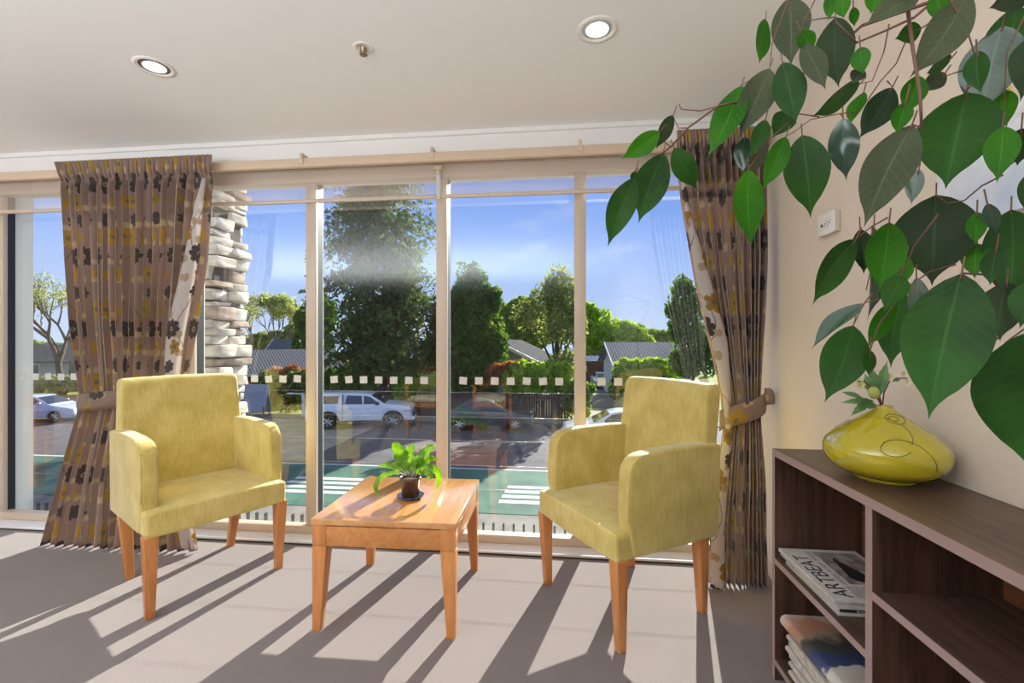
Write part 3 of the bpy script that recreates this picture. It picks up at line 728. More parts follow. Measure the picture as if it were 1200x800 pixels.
# swirls: given as picture points, projected to the glaze
def onvase(px, py):
    o3 = Vector((0,0,EYE)); d = ray(px,py).normalized()
    t = 1.0
    while t < 2.2:
        p = o3+d*t; q = p-Vector((VX,VY,BH)); r = math.hypot(q.x,q.y)
        if 0.004 < q.z < .199 and r <= vr(q.z)+.0006: return q
        t += .0004
    return None
def swirl(pts, w=.0011):
    P = [onvase(*p) for p in pts]; P = [p for p in P if p is not None]
    if len(P) > 2:
        b = BM(); tube(b, P, w, 6); obj('painted_swirl', b, mat('olive_line',(.17,.14,.02),.3), vz, smooth=True)
def arc(cx,cy,rx,ry,a0,a1,n=28,rot=0):
    return [(cx+rx*math.cos(math.radians(a0+(a1-a0)*i/n))*math.cos(rot)-ry*math.sin(math.radians(a0+(a1-a0)*i/n))*math.sin(rot), cy+rx*math.cos(math.radians(a0+(a1-a0)*i/n))*math.sin(rot)+ry*math.sin(math.radians(a0+(a1-a0)*i/n))*math.cos(rot)) for i in range(n+1)]
swirl(arc(1051,525,19,10,-40,-330))
swirl([(1098,552),(1098,545),(1094,537),(1086,529),(1077,522),(1067,518),(1056,515.5),(1044,515),(1036,518),(1032,524)])
swirl([(1069,521),(1070,514),(1066,506),(1058,499),(1048,494),(1040,490.5),(1030,489),(1018,489),(1005,491),(992,496),(980,503)])
swirl(arc(1049,491,12,5.5,0,355,rot=.25)); swirl(arc(1047,490.5,6,2.5,0,355,rot=.25))
swirl(arc(988,497,10,4,0,355,rot=-.5))
fl = thing('flower_sprig','small sprig of pale blossoms and serrated leaves standing in the yellow vase','flowers',(VX,VY,BH+.195))
FM = leafmat('sprig_leaf',(.06,.16,.05),(.14,.28,.10),.45,.2,scale=20); BLO = mat('cream_petal',(.75,.68,.50),.6); BLO2 = mat('pale_green_petal',(.50,.52,.20),.6); REDS = mat('red_stem',(.18,.05,.04),.5)
dv = (Vector((VX,VY,0))).dot(Vector((-SY,CY,0)))
def vl(px,py,dd=0): return atD(px,py,dv+dd)-Vector((VX,VY,BH+.195))
def pointed_leaf(b, p0, p1, wid, nrm, fold=.25, droop=.1, n=12, tipk=.35, serr=0, twist=0, asym=0):
    p0, p1 = Vector(p0), Vector(p1); d = p1-p0; L = d.length; d = d/L; nrm = Vector(nrm)
    sd = d.cross(nrm).normalized(); up = sd.cross(d).normalized()
    if up.dot(nrm) < 0: up = -up
    rows = []
    for i in range(n+1):
        t = i/n
        # ovate body running out in a drip tip
        if t < .78: ww = math.sin(PI*(t/.90)**.92)**.78 if t > 0 else 0
        else: ww = (math.sin(PI*(.78/.90)**.92)**.78)*(.80*((1-t)/.22)**2.1+.20*((1-t)/.22))
        ww = max(ww,0)*wid
        if serr: ww *= 1+serr*(1 if i%2 else -1)
        c = p0 + d*(L*t) - up*(droop*L*(t*t - t)*-1)*0 + up*(droop*L*4*t*(1-t)) + sd*asym*L*math.sin(PI*t)
        ang = twist*(t-.3)
        s2 = sd*math.cos(ang)+up*math.sin(ang); u2 = up*math.cos(ang)-sd*math.sin(ang)
        rows.append([b.verts.new(c + s2*(ww*k/4) + u2*(abs(k/4)*ww*fold + .05*ww*math.sin(9*t+k)*abs(k/4))) for k in range(-4,5)])
    ul = b.loops.layers.uv.verify()
    for i, (r0, r1) in enumerate(zip(rows, rows[1:])):
        for k in range(8):
            f_ = b.faces.new((r0[k],r0[k+1],r1[k+1],r1[k]))
            for lp, (ti, vi_) in zip(f_.loops, ((i,k),(i,k+1),(i+1,k+1),(i+1,k))): lp[ul].uv = (ti/n, (vi_-4)/4)
    return p0, p1, up
toC = lambda p: (Vector((0,0,EYE))-p).normalized()
b = BM()
for (p0,p1,wd,dd) in (((1024,470),(983,472),.010,-.01),((1020,470),(996,488),.011,-.03),((1028,466),(1040,421),.013,.0),((1025,462),(1013,437),.013,.02),((1030,464),(1020,428),.012,.03),((1040,445),(1056,445),.007,.0),((1010,466),(985,459),.008,.03),((1024,472),(1018,480),.010,-.02)):
    a_, c_ = vl(*p0), vl(*p1,dd); pointed_leaf(b, a_, c_, wd, toC(Vector((VX,VY,BH+.2)))+Vector((random.uniform(-.4,.4),0,random.uniform(0,.6))), serr=.10, n=14, droop=.05)
obj('foliage', b, FM, fl, smooth=True)
b = BM()
for pp in ([(1034,474),(1036,460),(1042,447),(1050,443),(1063,443)],[(1033,474),(1030,462),(1036,450),(1041,444)],[(1032,474),(1026,460),(1014,447),(1003,446)],[(1033,474),(1028,466),(1024,456)]):
    tube(b,[vl(*q) for q in pp],.0018,6)
obj('stem', b, REDS, fl, smooth=True)
def blossom(px,py,r,m,name='blossom',dd=0):
    b = BM(); c = vl(px,py,dd)
    for k in range(5):
        a = 2*PI*k/5; d = Vector((math.cos(a),-.5,math.sin(a)))
        pointed_leaf(b, c, c+d*r, r*.42, (0,-1,.0), fold=.4, droop=.15, n=6)
    o = obj(name, b, m, fl, smooth=True)
    b = BM(); bmesh.ops.create_uvsphere(b,u_segments=8,v_segments=6,radius=r*.28,matrix=Matrix.Translation(c+Vector((0,-.004,0)))); obj('centre', b, BLO2, o, smooth=True)
blossom(1041,442,.015,BLO); blossom(1061,447,.015,BLO); blossom(1007,450,.014,BLO2); blossom(1001,443,.012,BLO2); blossom(1058,438,.013,BLO,dd=.03)
b = BM(); bmesh.ops.create_uvsphere(b,u_segments=12,v_segments=8,radius=.014,matrix=Matrix.Translation(vl(1024,460,-.02))@Matrix.Diagonal((1,1,1.25,1))); obj('bud', b, mat('green_bud',(.35,.42,.10),.5), fl, smooth=True)

# ------------------------------------------------------------ picture on the right wall behind the leaves
pf = thing('wall_picture','unframed pale blue and white canvas with grey and yellow strokes behind the ficus leaves','picture',(XR,.98,1.665))
b = BM(); box(b,-.022,-.0005,-.40,.40,-.165,.165); cv = obj('canvas', b, mat('canvas_print', rough=.5, build=lambda t,b: t.links.new(ramp(t, (lambda n,tc: (t.links.new(tc.outputs['Object'], n.inputs['Vector']), n.outputs[0])[1])(N(t,'ShaderNodeTexNoise',Scale=4,Detail=6), N(t,'ShaderNodeTexCoord')), [(.3,(.50,.62,.80)),(.48,(.80,.84,.90)),(.54,(.72,.74,.76)),(.60,(.85,.86,.88)),(.68,(.62,.45,.08))]), b.inputs['Base Color'])), pf, bevel=.002)

# ------------------------------------------------------------ ficus branches hanging in from the upper right
fc = thing('ficus_plant','large weeping ficus with drooping glossy green leaves at the upper right','ficus plant',(.86,.10,0))
FO = Vector((.86,.10,0))
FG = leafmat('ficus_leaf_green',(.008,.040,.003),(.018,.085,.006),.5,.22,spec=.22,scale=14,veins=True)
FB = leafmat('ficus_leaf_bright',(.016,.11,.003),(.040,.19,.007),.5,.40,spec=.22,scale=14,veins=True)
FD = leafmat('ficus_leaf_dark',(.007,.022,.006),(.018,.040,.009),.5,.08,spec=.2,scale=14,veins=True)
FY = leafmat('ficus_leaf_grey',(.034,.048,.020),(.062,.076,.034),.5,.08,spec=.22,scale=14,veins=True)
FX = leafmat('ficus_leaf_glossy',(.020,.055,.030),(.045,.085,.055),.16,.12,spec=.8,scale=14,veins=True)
FBK = mat('ficus_twig',(.13,.055,.035),.6); FBK2 = mat('ficus_bark',(.30,.24,.18),.8, build=noisy((.2,.16,.12),(.38,.31,.24),30,5,bump=.4))
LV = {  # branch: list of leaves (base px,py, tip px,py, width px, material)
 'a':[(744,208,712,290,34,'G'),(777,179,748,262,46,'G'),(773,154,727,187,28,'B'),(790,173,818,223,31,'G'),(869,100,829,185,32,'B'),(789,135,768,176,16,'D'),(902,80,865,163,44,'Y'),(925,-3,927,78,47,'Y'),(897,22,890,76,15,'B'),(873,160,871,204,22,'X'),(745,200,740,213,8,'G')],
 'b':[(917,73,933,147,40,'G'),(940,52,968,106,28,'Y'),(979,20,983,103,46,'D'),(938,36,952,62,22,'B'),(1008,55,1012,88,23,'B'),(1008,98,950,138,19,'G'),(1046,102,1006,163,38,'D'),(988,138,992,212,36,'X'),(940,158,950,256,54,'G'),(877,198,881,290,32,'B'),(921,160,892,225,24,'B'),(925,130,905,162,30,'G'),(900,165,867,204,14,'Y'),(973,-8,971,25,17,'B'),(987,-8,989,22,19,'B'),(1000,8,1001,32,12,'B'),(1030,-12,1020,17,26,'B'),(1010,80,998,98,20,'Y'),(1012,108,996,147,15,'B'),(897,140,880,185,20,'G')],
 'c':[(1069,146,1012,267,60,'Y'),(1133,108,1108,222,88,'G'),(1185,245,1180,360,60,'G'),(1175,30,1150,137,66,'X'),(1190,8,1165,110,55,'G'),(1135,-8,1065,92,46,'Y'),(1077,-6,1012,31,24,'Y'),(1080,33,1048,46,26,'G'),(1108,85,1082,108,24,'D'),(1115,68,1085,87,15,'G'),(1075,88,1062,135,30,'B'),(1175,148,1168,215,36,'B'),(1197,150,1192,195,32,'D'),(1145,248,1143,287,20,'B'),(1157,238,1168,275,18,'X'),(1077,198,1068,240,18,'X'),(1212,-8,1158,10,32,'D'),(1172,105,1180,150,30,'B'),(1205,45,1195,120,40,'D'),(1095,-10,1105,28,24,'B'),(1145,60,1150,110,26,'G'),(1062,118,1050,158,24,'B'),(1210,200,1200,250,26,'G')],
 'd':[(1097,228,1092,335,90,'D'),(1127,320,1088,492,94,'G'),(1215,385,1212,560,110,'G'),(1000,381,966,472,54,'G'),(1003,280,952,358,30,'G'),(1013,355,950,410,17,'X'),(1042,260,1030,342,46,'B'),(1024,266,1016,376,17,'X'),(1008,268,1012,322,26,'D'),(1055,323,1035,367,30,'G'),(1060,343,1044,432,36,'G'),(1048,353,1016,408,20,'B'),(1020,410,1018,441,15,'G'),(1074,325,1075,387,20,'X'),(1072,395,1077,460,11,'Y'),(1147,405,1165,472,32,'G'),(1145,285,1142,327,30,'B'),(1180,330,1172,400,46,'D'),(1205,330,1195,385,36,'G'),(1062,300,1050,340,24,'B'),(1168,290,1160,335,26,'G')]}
TW = {'a':[[(1010,30),(960,75),(900,110),(840,125),(806,150),(786,172),(760,192),(744,208)],[(840,125),(820,130),(798,128),(796,122)],[(806,150),(795,150),(789,137)],[(925,-3),(905,50),(902,80),(869,100)],[(786,172),(770,160)]],
 'b':[[(1120,-20),(1072,20),(1040,35),(1004,50),(979,25)],[(1042,28),(1036,60),(1022,95),(1008,98)],[(1065,40),(1050,75),(1032,95),(1008,130),(985,133),(950,140),(930,155),(921,160)],[(985,133),(988,138)],[(960,137),(935,133),(900,165),(877,198)],[(979,20),(960,22),(942,25),(938,36)],[(942,25),(955,0),(960,-12)],[(1040,95),(1046,102)]],
 'c':[[(1062,-10),(1065,22),(1070,60),(1078,110),(1080,150),(1069,146)],[(1175,205),(1150,218),(1130,235),(1110,238),(1097,228)],[(1200,180),(1175,200)],[(1160,72),(1120,85),(1105,90)],[(1155,85),(1130,108)],[(1108,-10),(1135,40),(1150,90)],[(1210,0),(1180,60),(1175,148)]],
 'd':[[(1210,350),(1185,345),(1172,340),(1162,322),(1127,320)],[(1120,310),(1090,318),(1050,345),(1013,355),(1000,381)],[(1040,255),(1022,265),(1003,280)],[(1100,250),(1070,290),(1058,323)],[(1215,375),(1180,400),(1160,420),(1147,405)],[(1170,395),(1158,408)],[(1022,265),(1024,300),(1015,340)],[(1060,340),(1030,380),(1020,410)]]}
BD = {'a':.62,'b':.56,'c':.42,'d':.45}
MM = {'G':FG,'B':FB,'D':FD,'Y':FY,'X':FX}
rl = random.Random(11)
hub = atD(1420,60,.62)
for br in 'abcd':
    b = BM()
    for pl in TW[br]:
        tk = .0019 if pl is TW[br][0] else .0009
        tube(b,[atD(x,y,BD[br]+.02*math.sin(i*1.3))-FO for i,(x,y) in enumerate(pl)],[tk*(1-.5*i/(len(pl)-1)) for i in range(len(pl))],7)
    p0 = atD(*TW[br][0][0],BD[br])
    if br != 'a': tube(b,[hub-FO, (hub.lerp(p0,.5)+Vector((0,0,.05)))-FO, p0-FO],[.005,.004,.0026],7)
    else: tube(b,[hub-FO, (hub.lerp(p0,.6)+Vector((0,0,.08)))-FO, p0-FO],[.005,.003,.0022],7)
    groups = {}; twigbm = b
    for (x0,y0,x1,y1,wpx,mk) in LV[br]:
        L = math.hypot(x1-x0,y1-y0)
        D = min(max(F*.098/L, BD[br]-.16), BD[br]+.10) if L > 95 else BD[br]+rl.uniform(-.06,.06)
        if mk in 'DG' and L > 150: D = .34
        p0 = atD(x0,y0,D); p1 = atD(x1,y1,D+rl.uniform(-.015,.015)); p1 = atD(x1,y1,D+rl.uniform(-.015,.012))
        half = wpx/F*D/2
        tc_ = (Vector((0,0,EYE))-p0).normalized()
        full = max(.22*(p1-p0).length, half); full *= .86; half = min(half,full); ct_ = min(1,half/full); ang = math.acos(ct_)*rl.choice((-1,1))*.9
        d_ = (p1-p0).normalized(); n_ = Matrix.Rotation(ang,3,d_)@tc_
        bb = groups.setdefault(mk, BM())
        pointed_leaf(bb, p0-FO, p1-FO, full, n_, fold=rl.uniform(.08,.34), droop=rl.uniform(-.04,.06), n=18, twist=rl.uniform(-.3,.3), asym=rl.uniform(-.04,.04))
        # petiole and midrib
        up_ = n_ if n_.dot(tc_) > 0 else -n_
        pet = p0 - d_*.010 + Vector((0,0,.003))
        tube(twigbm,[pet-FO,p0-FO,p0+d_*.006-FO],.0007,5)
    bo = obj('branch', twigbm, FBK, fc, smooth=True)
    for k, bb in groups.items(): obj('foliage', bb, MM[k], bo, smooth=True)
b = BM(); tube(b,[(0,0,.28),(.01,.0,.8),(-.01,.01,1.3),(hub-FO)*.98],[.022,.019,.014,.006],10); obj('trunk', b, FBK2, fc, smooth=True)
b = BM(); lathe(b,[(0,0),(.10,0),(.12,.28),(.125,.30),(.112,.30),(.105,.27),(0,.26)],32,cap=False)
bmesh.ops.translate(b, verts=b.verts[:], vec=(0,0,.0)); obj('plant_pot', b, mat('grey_pot',(.3,.3,.3),.5), fc, smooth=True)

# ------------------------------------------------------------ furniture behind the camera, seen mirrored in the glass
PATF = mat('paisley_seat_fabric', rough=.7, build=lambda t,b: t.links.new(ramp(t, (lambda n,tc: (t.links.new(tc.outputs['Object'], n.inputs['Vector']), n.outputs[0])[1])(N(t,'ShaderNodeTexNoise',Scale=14,Detail=2,Distortion=3), N(t,'ShaderNodeTexCoord')), [(.44,(.75,.70,.50)),(.48,(.42,.32,.10)),(.52,(.75,.70,.50))]), b.inputs['Base Color']))
dc = thing('dining_chair','','dining chair',(-1.72,-.40,0),PI,'wooden dining chairs mirrored in the glass')
for s_ in (-1,1):
    b = BM(); hexa(b,[(s_*.24-.018,-.22,0),(s_*.24+.018,-.22,0),(s_*.24+.018,-.18,0),(s_*.24-.018,-.18,0)],[(s_*.24-.02,-.225,.64),(s_*.24+.02,-.225,.64),(s_*.24+.02,-.18,.64),(s_*.24-.02,-.18,.64)]); obj('leg', b, M['beechz'], dc, bevel=.003)
    b = BM(); prism(b,[(.20,0),(.235,0),(.225,.45),(.29,.84),(.255,.84),(.185,.45)],s_*.225-.018,s_*.225+.018); obj('leg', b, M['beechz'], dc, bevel=.003)
    b = BM(); box(b,s_*.24-.025,s_*.24+.025,-.24,.235,.6405,.668); obj('armrest', b, M['beech'], dc, bevel=.005)
    b = BM(); box(b,s_*.24-.01,s_*.24+.01,-.18,.19,.37,.43); obj('side_rail', b, M['beech'], dc)
b = BM(); box(b,-.22,.22,-.215,-.195,.37,.43); obj('front_rail', b, M['beech'], dc)
b = BM(); box(b,-.235,.235,-.235,.20,.4305,.49); obj('seat', b, PATF, dc, bevel=.02, segs=3)
b = BM(); prism(b,[(.215,.55),(.235,.55),(.278,.80),(.255,.80)],-.205,.205); obj('backrest', b, PATF, dc, bevel=.006)
b = BM(); prism(b,[(.255,.801),(.280,.801),(.292,.85),(.262,.85)],-.243,.243); obj('top_rail', b, M['beech'], dc, bevel=.004)
dc['label'] = 'wooden dining chair with paisley back, mirrored in the pane behind the middle mullion'
d2 = copy_tree(dc); d2.location = (-.90,-.50,0); d2.rotation_euler = (0,0,-PI/2); wt = thing('wooden_table','tall plain wooden table mirrored in the far left pane','table',(-4.72,1.75,0))
b = BM(); box(b,-.45,.45,-.40,.40,.74,.77); obj('tabletop', b, M['beechtop'], wt)
for s_ in (-1,1):
    b = BM(); box(b,-.40,.40,s_*.36-.012,s_*.36+.012,.655,.7395); obj('apron', b, M['beech'], wt)
    for q_ in (-1,1):
        b = BM(); box(b,s_*.41-.035,s_*.41+.035,q_*.36-.035,q_*.36+.035,0,.7395); obj('leg', b, M['beechz'], wt)
d2['label'] = 'wooden dining chair with arms, mirrored in the glass right of the potted plant'

# ------------------------------------------------------------ outside
G = -3.2
M['asphalt'] = mat('asphalt', rough=.85, spec=.2, build=noisy((.085,.080,.085),(.135,.125,.13), 3, 8, stretch=(1,.6,1), lo=.3, hi=.7))
M['greenlane'] = mat('green_lane', rough=.8, spec=.2, build=noisy((.045,.12,.085),(.08,.19,.13), 1.2, 8))
M['concrete'] = mat('pale_concrete', rough=.9, build=noisy((.17,.155,.13),(.26,.235,.20), 2, 8))
M['grass'] = mat('lawn', rough=.9, spec=.1, build=noisy((.16,.20,.05),(.30,.32,.10), 2.5, 8))
M['lanepaint'] = mat('road_paint',(.62,.62,.60),.7)
def ground(name, x0,x1,y0,y1,z, m, kind='structure'):
    b = BM(); box(b,x0,x1,y0,y1,z-.1,z); o = obj(name, b, m, kind=kind); return o
ground('ground', -120,80,2.9,140,G-.09, M['grass'])
ground('road', -120,80,11.4,24.2,G, M['asphalt'])
ground('near_pavement', -60,50,3.2,11.35,G+.05, M['concrete'])
ground('cycle_lane', -60,50,11.5,15.4,G+.012, M['greenlane'])
ground('far_pavement', -120,80,24.25,25.5,G+.06, M['concrete'])
ground('driveway', .8,5.5,25.55,48,G+.05, M['concrete'])
ground('footpath', -19.5,-9.5,16.0,24.1,G+.02, mat('dusty_path', rough=.9, build=noisy((.30,.26,.20),(.40,.36,.28), 1.5, 7)))
# painted lines
def paint(x0,x1,y0,y1,z=G+.014):
    b = BM(); box(b,x0,x1,y0,y1,z,z+.004); return b
tag(obj('lane_line', paint(-60,50,15.42,15.54,G+.001), M['lanepaint']),'long white line along the far edge of the green cycle lane','road marking')
for grp_, xs_, lab in (('crossing',(-1.85,-.45),'white crossing bar on the green lane behind the right armchair, counted outwards'),('crossing',(-6.6,-4.4),'white crossing bar'),):
    pass
nms = ['nearest','second','third','farthest']
for side,(xa,xb,ya) in (('between the coffee table and right armchair',(-1.72,-.35,12.25)),('left of the potted plant, seen past the left armchair',(-8.6,-5.9,12.45))):
    for k in range(4):
        o = obj('crossing_bar', paint(xa+k*.03, xb+k*.04, ya+k*.42, ya+.24+k*.42), M['lanepaint']); tag(o, '%s white crossing bar %s'%(nms[k], side), 'road marking', 'white crossing bars on the green lane')
# short posts outside the foot of the window
XF0, XF1 = -4.4, 1.0
lf = thing('terrace_edge','low ledge outside the glass carrying a row of short dark fins','ledge',(0,2.95,-.10))
b = BM(); box(b,XF0,XF1,-.13,.10,-.22,-.02); obj('ledge', b, mat('ledge_stone',(.2,.18,.15),.9,build=noisy((.15,.135,.11),(.24,.21,.175),12,6)), lf)
fb = BM(); box(fb,-.0065,.0065,-.010,.010,-.02,.112); f0 = obj('fin', fb, mat('fin_grey',(.03,.033,.03),.7), lf)
k = 0; x = XF0+.03; f0.location.x = x
while x < XF1-.08:
    x += .0665; c_ = f0.copy(); C.objects.link(c_); c_.parent = lf; c_.location.x = x
# wire balustrade
wb = thing('wire_balustrade','thin stainless wire balustrade stretched across outside the glass','balustrade',(0,3.25,-.12))
b = BM()
for z in (.25,.42,.60,.77,.95): 
    b = BM(); tube(b,[(-4.8,0,z),(1.4,0,z)],.0008,6); obj('wire', b, M['steel'], wb, smooth=True)
for x in (-4.8,-3.3,1.4):
    b = BM(); box(b,x-.008,x+.008,-.02,.02,-.9,1.1); obj('post', b, mat('fin_grey'), wb)
# stone pillar
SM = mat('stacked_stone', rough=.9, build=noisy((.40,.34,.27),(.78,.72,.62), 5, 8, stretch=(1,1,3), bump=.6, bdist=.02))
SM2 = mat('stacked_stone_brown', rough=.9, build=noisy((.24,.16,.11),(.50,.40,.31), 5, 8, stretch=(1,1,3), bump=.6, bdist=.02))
b = BM(); b2 = BM(); z = -3.25; rs = random.Random(5)
while z < 2.75:
    h = rs.uniform(.045,.13)
    nb = rs.choice((1,2,2)); xcut = [-.21, .21] if nb == 1 else [-.21, rs.uniform(-.10,.10), .21]
    for i in range(len(xcut)-1):
        for yy in ((-.21,0),(.0,.21)):
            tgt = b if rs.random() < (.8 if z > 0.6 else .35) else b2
            vs_ = box(tgt, xcut[i]+.004-(rs.uniform(0,.025) if i==0 else 0), xcut[i+1]-.004+(rs.uniform(-.05,.05) if i==len(xcut)-2 else 0), yy[0]-rs.uniform(0,.03)*(yy[0]<0), yy[1]+rs.uniform(0,.03)*(yy[1]>0), z+.004, z+h-.004)
            for v in vs_: v.co += Vector((rs.uniform(-.018,.018),rs.uniform(-.018,.018),rs.uniform(-.012,.012)))
    z += h
sp = thing('stone_pillar','pillar of rough stacked stone standing outside behind the left armchair','pillar',(-3.31,3.98,0))
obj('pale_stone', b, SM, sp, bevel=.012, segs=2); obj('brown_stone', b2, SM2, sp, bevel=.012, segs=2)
b = BM(); box(b,-.17,.17,-.17,.17,-3.25,2.75); obj('mortar_core', b, mat('mortar',(.12,.10,.085),.95), sp)

# ------------------------------------------------------------ cars
GLS = mat('car_glass',(.03,.04,.05),.05,spec=.8); TY = mat('tyre',(.02,.02,.02),.8); AL = mat('alloy',(.55,.56,.58),.3,metal=.8)
def car(name, label, cat, loc, rz, L, Wd, body, lower, glass, wheels, col, roofw=.72, grp='vehicles outside the window', trim=None, beltw=1.0):
    """body: side outline of full-width lower body [(x,z)], glass house outline narrowed to roofw"""
    t_ = thing(name, label, cat, loc, rz, grp)
    cm = mat('paint_'+'_'.join('%02d'%int(c*99) for c in col), col, .25, spec=.6, **{'Coat Weight':.7,'Coat Roughness':.05})
    b = BM(); n = len(body)
    # lower body with slight tumblehome: three sections across
    secs = [(-Wd/2,.97),(-Wd/2*.9,1.0),(Wd/2*.9,1.0),(Wd/2,.97)]
    rows = [[b.verts.new((x*k+ (0), y, z)) for x,z in body] for y,k in secs]
    for r0,r1 in zip(rows,rows[1:]):
        for i in range(n): b.faces.new((r0[i],r0[(i+1)%n],r1[(i+1)%n],r1[i]))
    b.faces.new(rows[0]); b.faces.new(rows[-1][::-1])
    bo = obj('body', b, cm, t_, bevel=.03, segs=2, angle=25)
    # cabin
    zb_ = min(p[1] for p in glass); zt = max(p[1] for p in glass)
    def wat(z): k = (z-zb_)/(zt-zb_); return Wd/2*(.94*(1-k)+roofw*k)
    b = BM(); L_ = [b.verts.new((x,-wat(z),z)) for x,z in glass]; R_ = [b.verts.new((x,wat(z),z)) for x,z in glass]
    b.faces.new(L_); b.faces.new(R_[::-1]); m_ = len(glass)
    for i in range(m_): b.faces.new((L_[i],L_[(i+1)%m_],R_[(i+1)%m_],R_[i]))
    obj('cabin', b, cm, t_, bevel=.03, segs=2, angle=25)
    return t_, cm, wat
def side_pane(t_, pts, wat, eps=.012, name='side_window', m=None):
    for s_ in (-1,1):
        b = BM(); v0 = [b.verts.new((x,s_*(wat(z)+eps),z)) for x,z in pts]; v1 = [b.verts.new((x,s_*(wat(z)-.01),z)) for x,z in pts]
        b.faces.new(v0); b.faces.new(v1[::-1]); n=len(pts)
        for i in range(n): b.faces.new((v0[i],v0[(i+1)%n],v1[(i+1)%n],v1[i]))
        obj(name, b, m or GLS, t_)
def end_pane(t_, x0,z0,x1,z1, wat, name, off=.012):
    b = BM(); d = Vector((x1-x0,0,z1-z0)).normalized(); nn = Vector((d.z,0,-d.x))*off
    if abs(x0) < abs(x1): pass
    sgn = 1 if (x0 > 0) == (nn.x > 0) or (x0 > x1 and nn.x > 0) else 1
    nn = nn if nn.z > 0 else -nn
    P = [(x0,-wat(z0)*.93,z0),(x0,wat(z0)*.93,z0),(x1,wat(z1)*.93,z1),(x1,-wat(z1)*.93,z1)]
    v0 = [b.verts.new(Vector(p)+nn) for p in P]; v1 = [b.verts.new(Vector(p)-nn) for p in P]
    b.faces.new(v0); b.faces.new(v1[::-1])
    for i in range(4): b.faces.new((v0[i],v0[(i+1)%4],v1[(i+1)%4],v1[i]))
    obj(name, b, GLS, t_)
def wheels_(t_, xs_, Wd, r, arch=None):
    for x in xs_:
        for s_ in (-1,1):
            b = BM(); y0 = s_*(Wd/2-.20); y1 = s_*(Wd/2+.015)
            prof_ = [(r*.62,0),(r*.96,.0),(r,.03),(r,.17),(r*.96,.215),(r*.66,.215),(r*.60,.19)]
            lathe(b, prof_, 28); bmesh.ops.rotate(b, verts=b.verts[:], matrix=Matrix.Rotation(PI/2,3,'X')); 
            if s_ > 0: bmesh.ops.rotate(b, verts=b.verts[:], matrix=Matrix.Rotation(PI,3,'Z'))
            bmesh.ops.translate(b, verts=b.verts[:], vec=(x, s_*(Wd/2-.20), r)); wo_ = obj('wheel', b, TY, t_, smooth=True)
            b = BM()
            yy = s_*(Wd/2+.006)
            for k in range(6):
                a = 2*PI*k/6+.3; p1 = Vector((x+r*.60*math.cos(a),yy,r+r*.60*math.sin(a))); tube(b,[(x,yy,r),p1],[r*.13,r*.10],4)
            tube(b,[(x,yy-s_*.02,r),(x,yy+s_*.012,r)],r*.2,12)
            obj('rim', b, AL, wo_)
        if arch:
            for s_ in (-1,1):
                b = BM(); n=14; o_=[]; i_=[]
                for k in range(n+1):
                    a = -.15+ (PI+.3)*k/n; o_.append((x+(r*1.42)*math.cos(a), r+(r*1.38)*math.sin(a))); i_.append((x+r*1.12*math.cos(a), r+r*1.12*math.sin(a)))
                ya, yb_ = s_*(Wd/2-.03), s_*(Wd/2+.02)
                for (A_,B_) in zip(range(n),range(1,n+1)):
                    hexa(b,[(o_[A_][0],ya,o_[A_][1]),(o_[B_][0],ya,o_[B_][1]),(i_[B_][0],ya,i_[B_][1]),(i_[A_][0],ya,i_[A_][1])],[(o_[A_][0],yb_,o_[A_][1]),(o_[B_][0],yb_,o_[B_][1]),(i_[B_][0],yb_,i_[B_][1]),(i_[A_][0],yb_,i_[A_][1])])
                obj('wheel_arch', b, TY, t_)
def archcut(xs_, r, zlow, x0, x1):
    """bottom outline from x0 to x1 with half-round wheel openings"""
    out = [(x0,zlow)]
    for x in sorted(xs_, reverse=x0>x1):
        sg = 1 if x1 > x0 else -1
        for k in range(9):
            a = PI - PI*k/8 if sg > 0 else PI*k/8
            out.append((x+r*math.cos(a), zlow+.0+ max(0,(r*.98)*math.sin(a))))
    out.append((x1,zlow)); return out
# white pickup with canopy, nose to the right (+x)
UC = (.86,.87,.89)
body = archcut((-1.50,1.66),.46,.42,-2.62,2.56) + [(2.60,.62),(2.60,.95),(2.46,1.10),(2.0,1.19),(1.15,1.25),(-2.60,1.20),(-2.66,.8)]
gl_ = [(-2.55,1.15),(1.38,1.15),(1.20,1.26),(.55,1.68),(.25,1.76),(-.90,1.79),(-2.28,1.80),(-2.42,1.74)]
ut, cm, wat = car('pickup_truck','white double cab pickup with canopy parked across the street facing right','pickup truck',(atY(427,400,22.7).x-.08,22.7,G+.005),math.radians(13),5.3,1.86,body,None,gl_,None,UC,roofw=.78)
side_pane(ut,[(-2.32,1.30),(-1.05,1.30),(-1.0,1.66),(-2.18,1.66),(-2.30,1.6)],wat,name='canopy_window'); side_pane(ut,[(-.70,1.26),(.14,1.24),(.10,1.66),(-.62,1.68)],wat); side_pane(ut,[(.20,1.24),(1.02,1.24),(.50,1.60),(.20,1.66)],wat)
end_pane(ut,1.22,1.25,.56,1.66,wat,'windscreen'); wheels_(ut,(-1.50,1.66),1.86,.39,arch=True)
b = BM(); 
for x in (-.80,): box(b,x-.01,x+.01,-.94,.94,.50,1.74) 
obj('canopy_seam', b, GLS, ut)
for s_ in (-1,1):
    b = BM(); box(b,-1.0,1.0,s_*.93-.06,s_*.93+.06,.36,.44); obj('side_step', b, TY, ut)
    b = BM(); box(b,2.15,2.60,s_*.80-.13,s_*.80+.08,.82,.96); obj('headlight', b, mat('headlight_glass',(.5,.55,.6),.1), ut, bevel=.02)
    b = BM(); box(b,.80,.98,s_*1.0-.06,s_*1.0+.07,1.22,1.36); obj('wing_mirror', b, TY, ut, bevel=.02)
    for x in (-.45,.45):
        b = BM(); box(b,x-.10,x+.10,s_*.935-.012,s_*.935+.012,1.02,1.06); obj('door_handle', b, AL, ut)
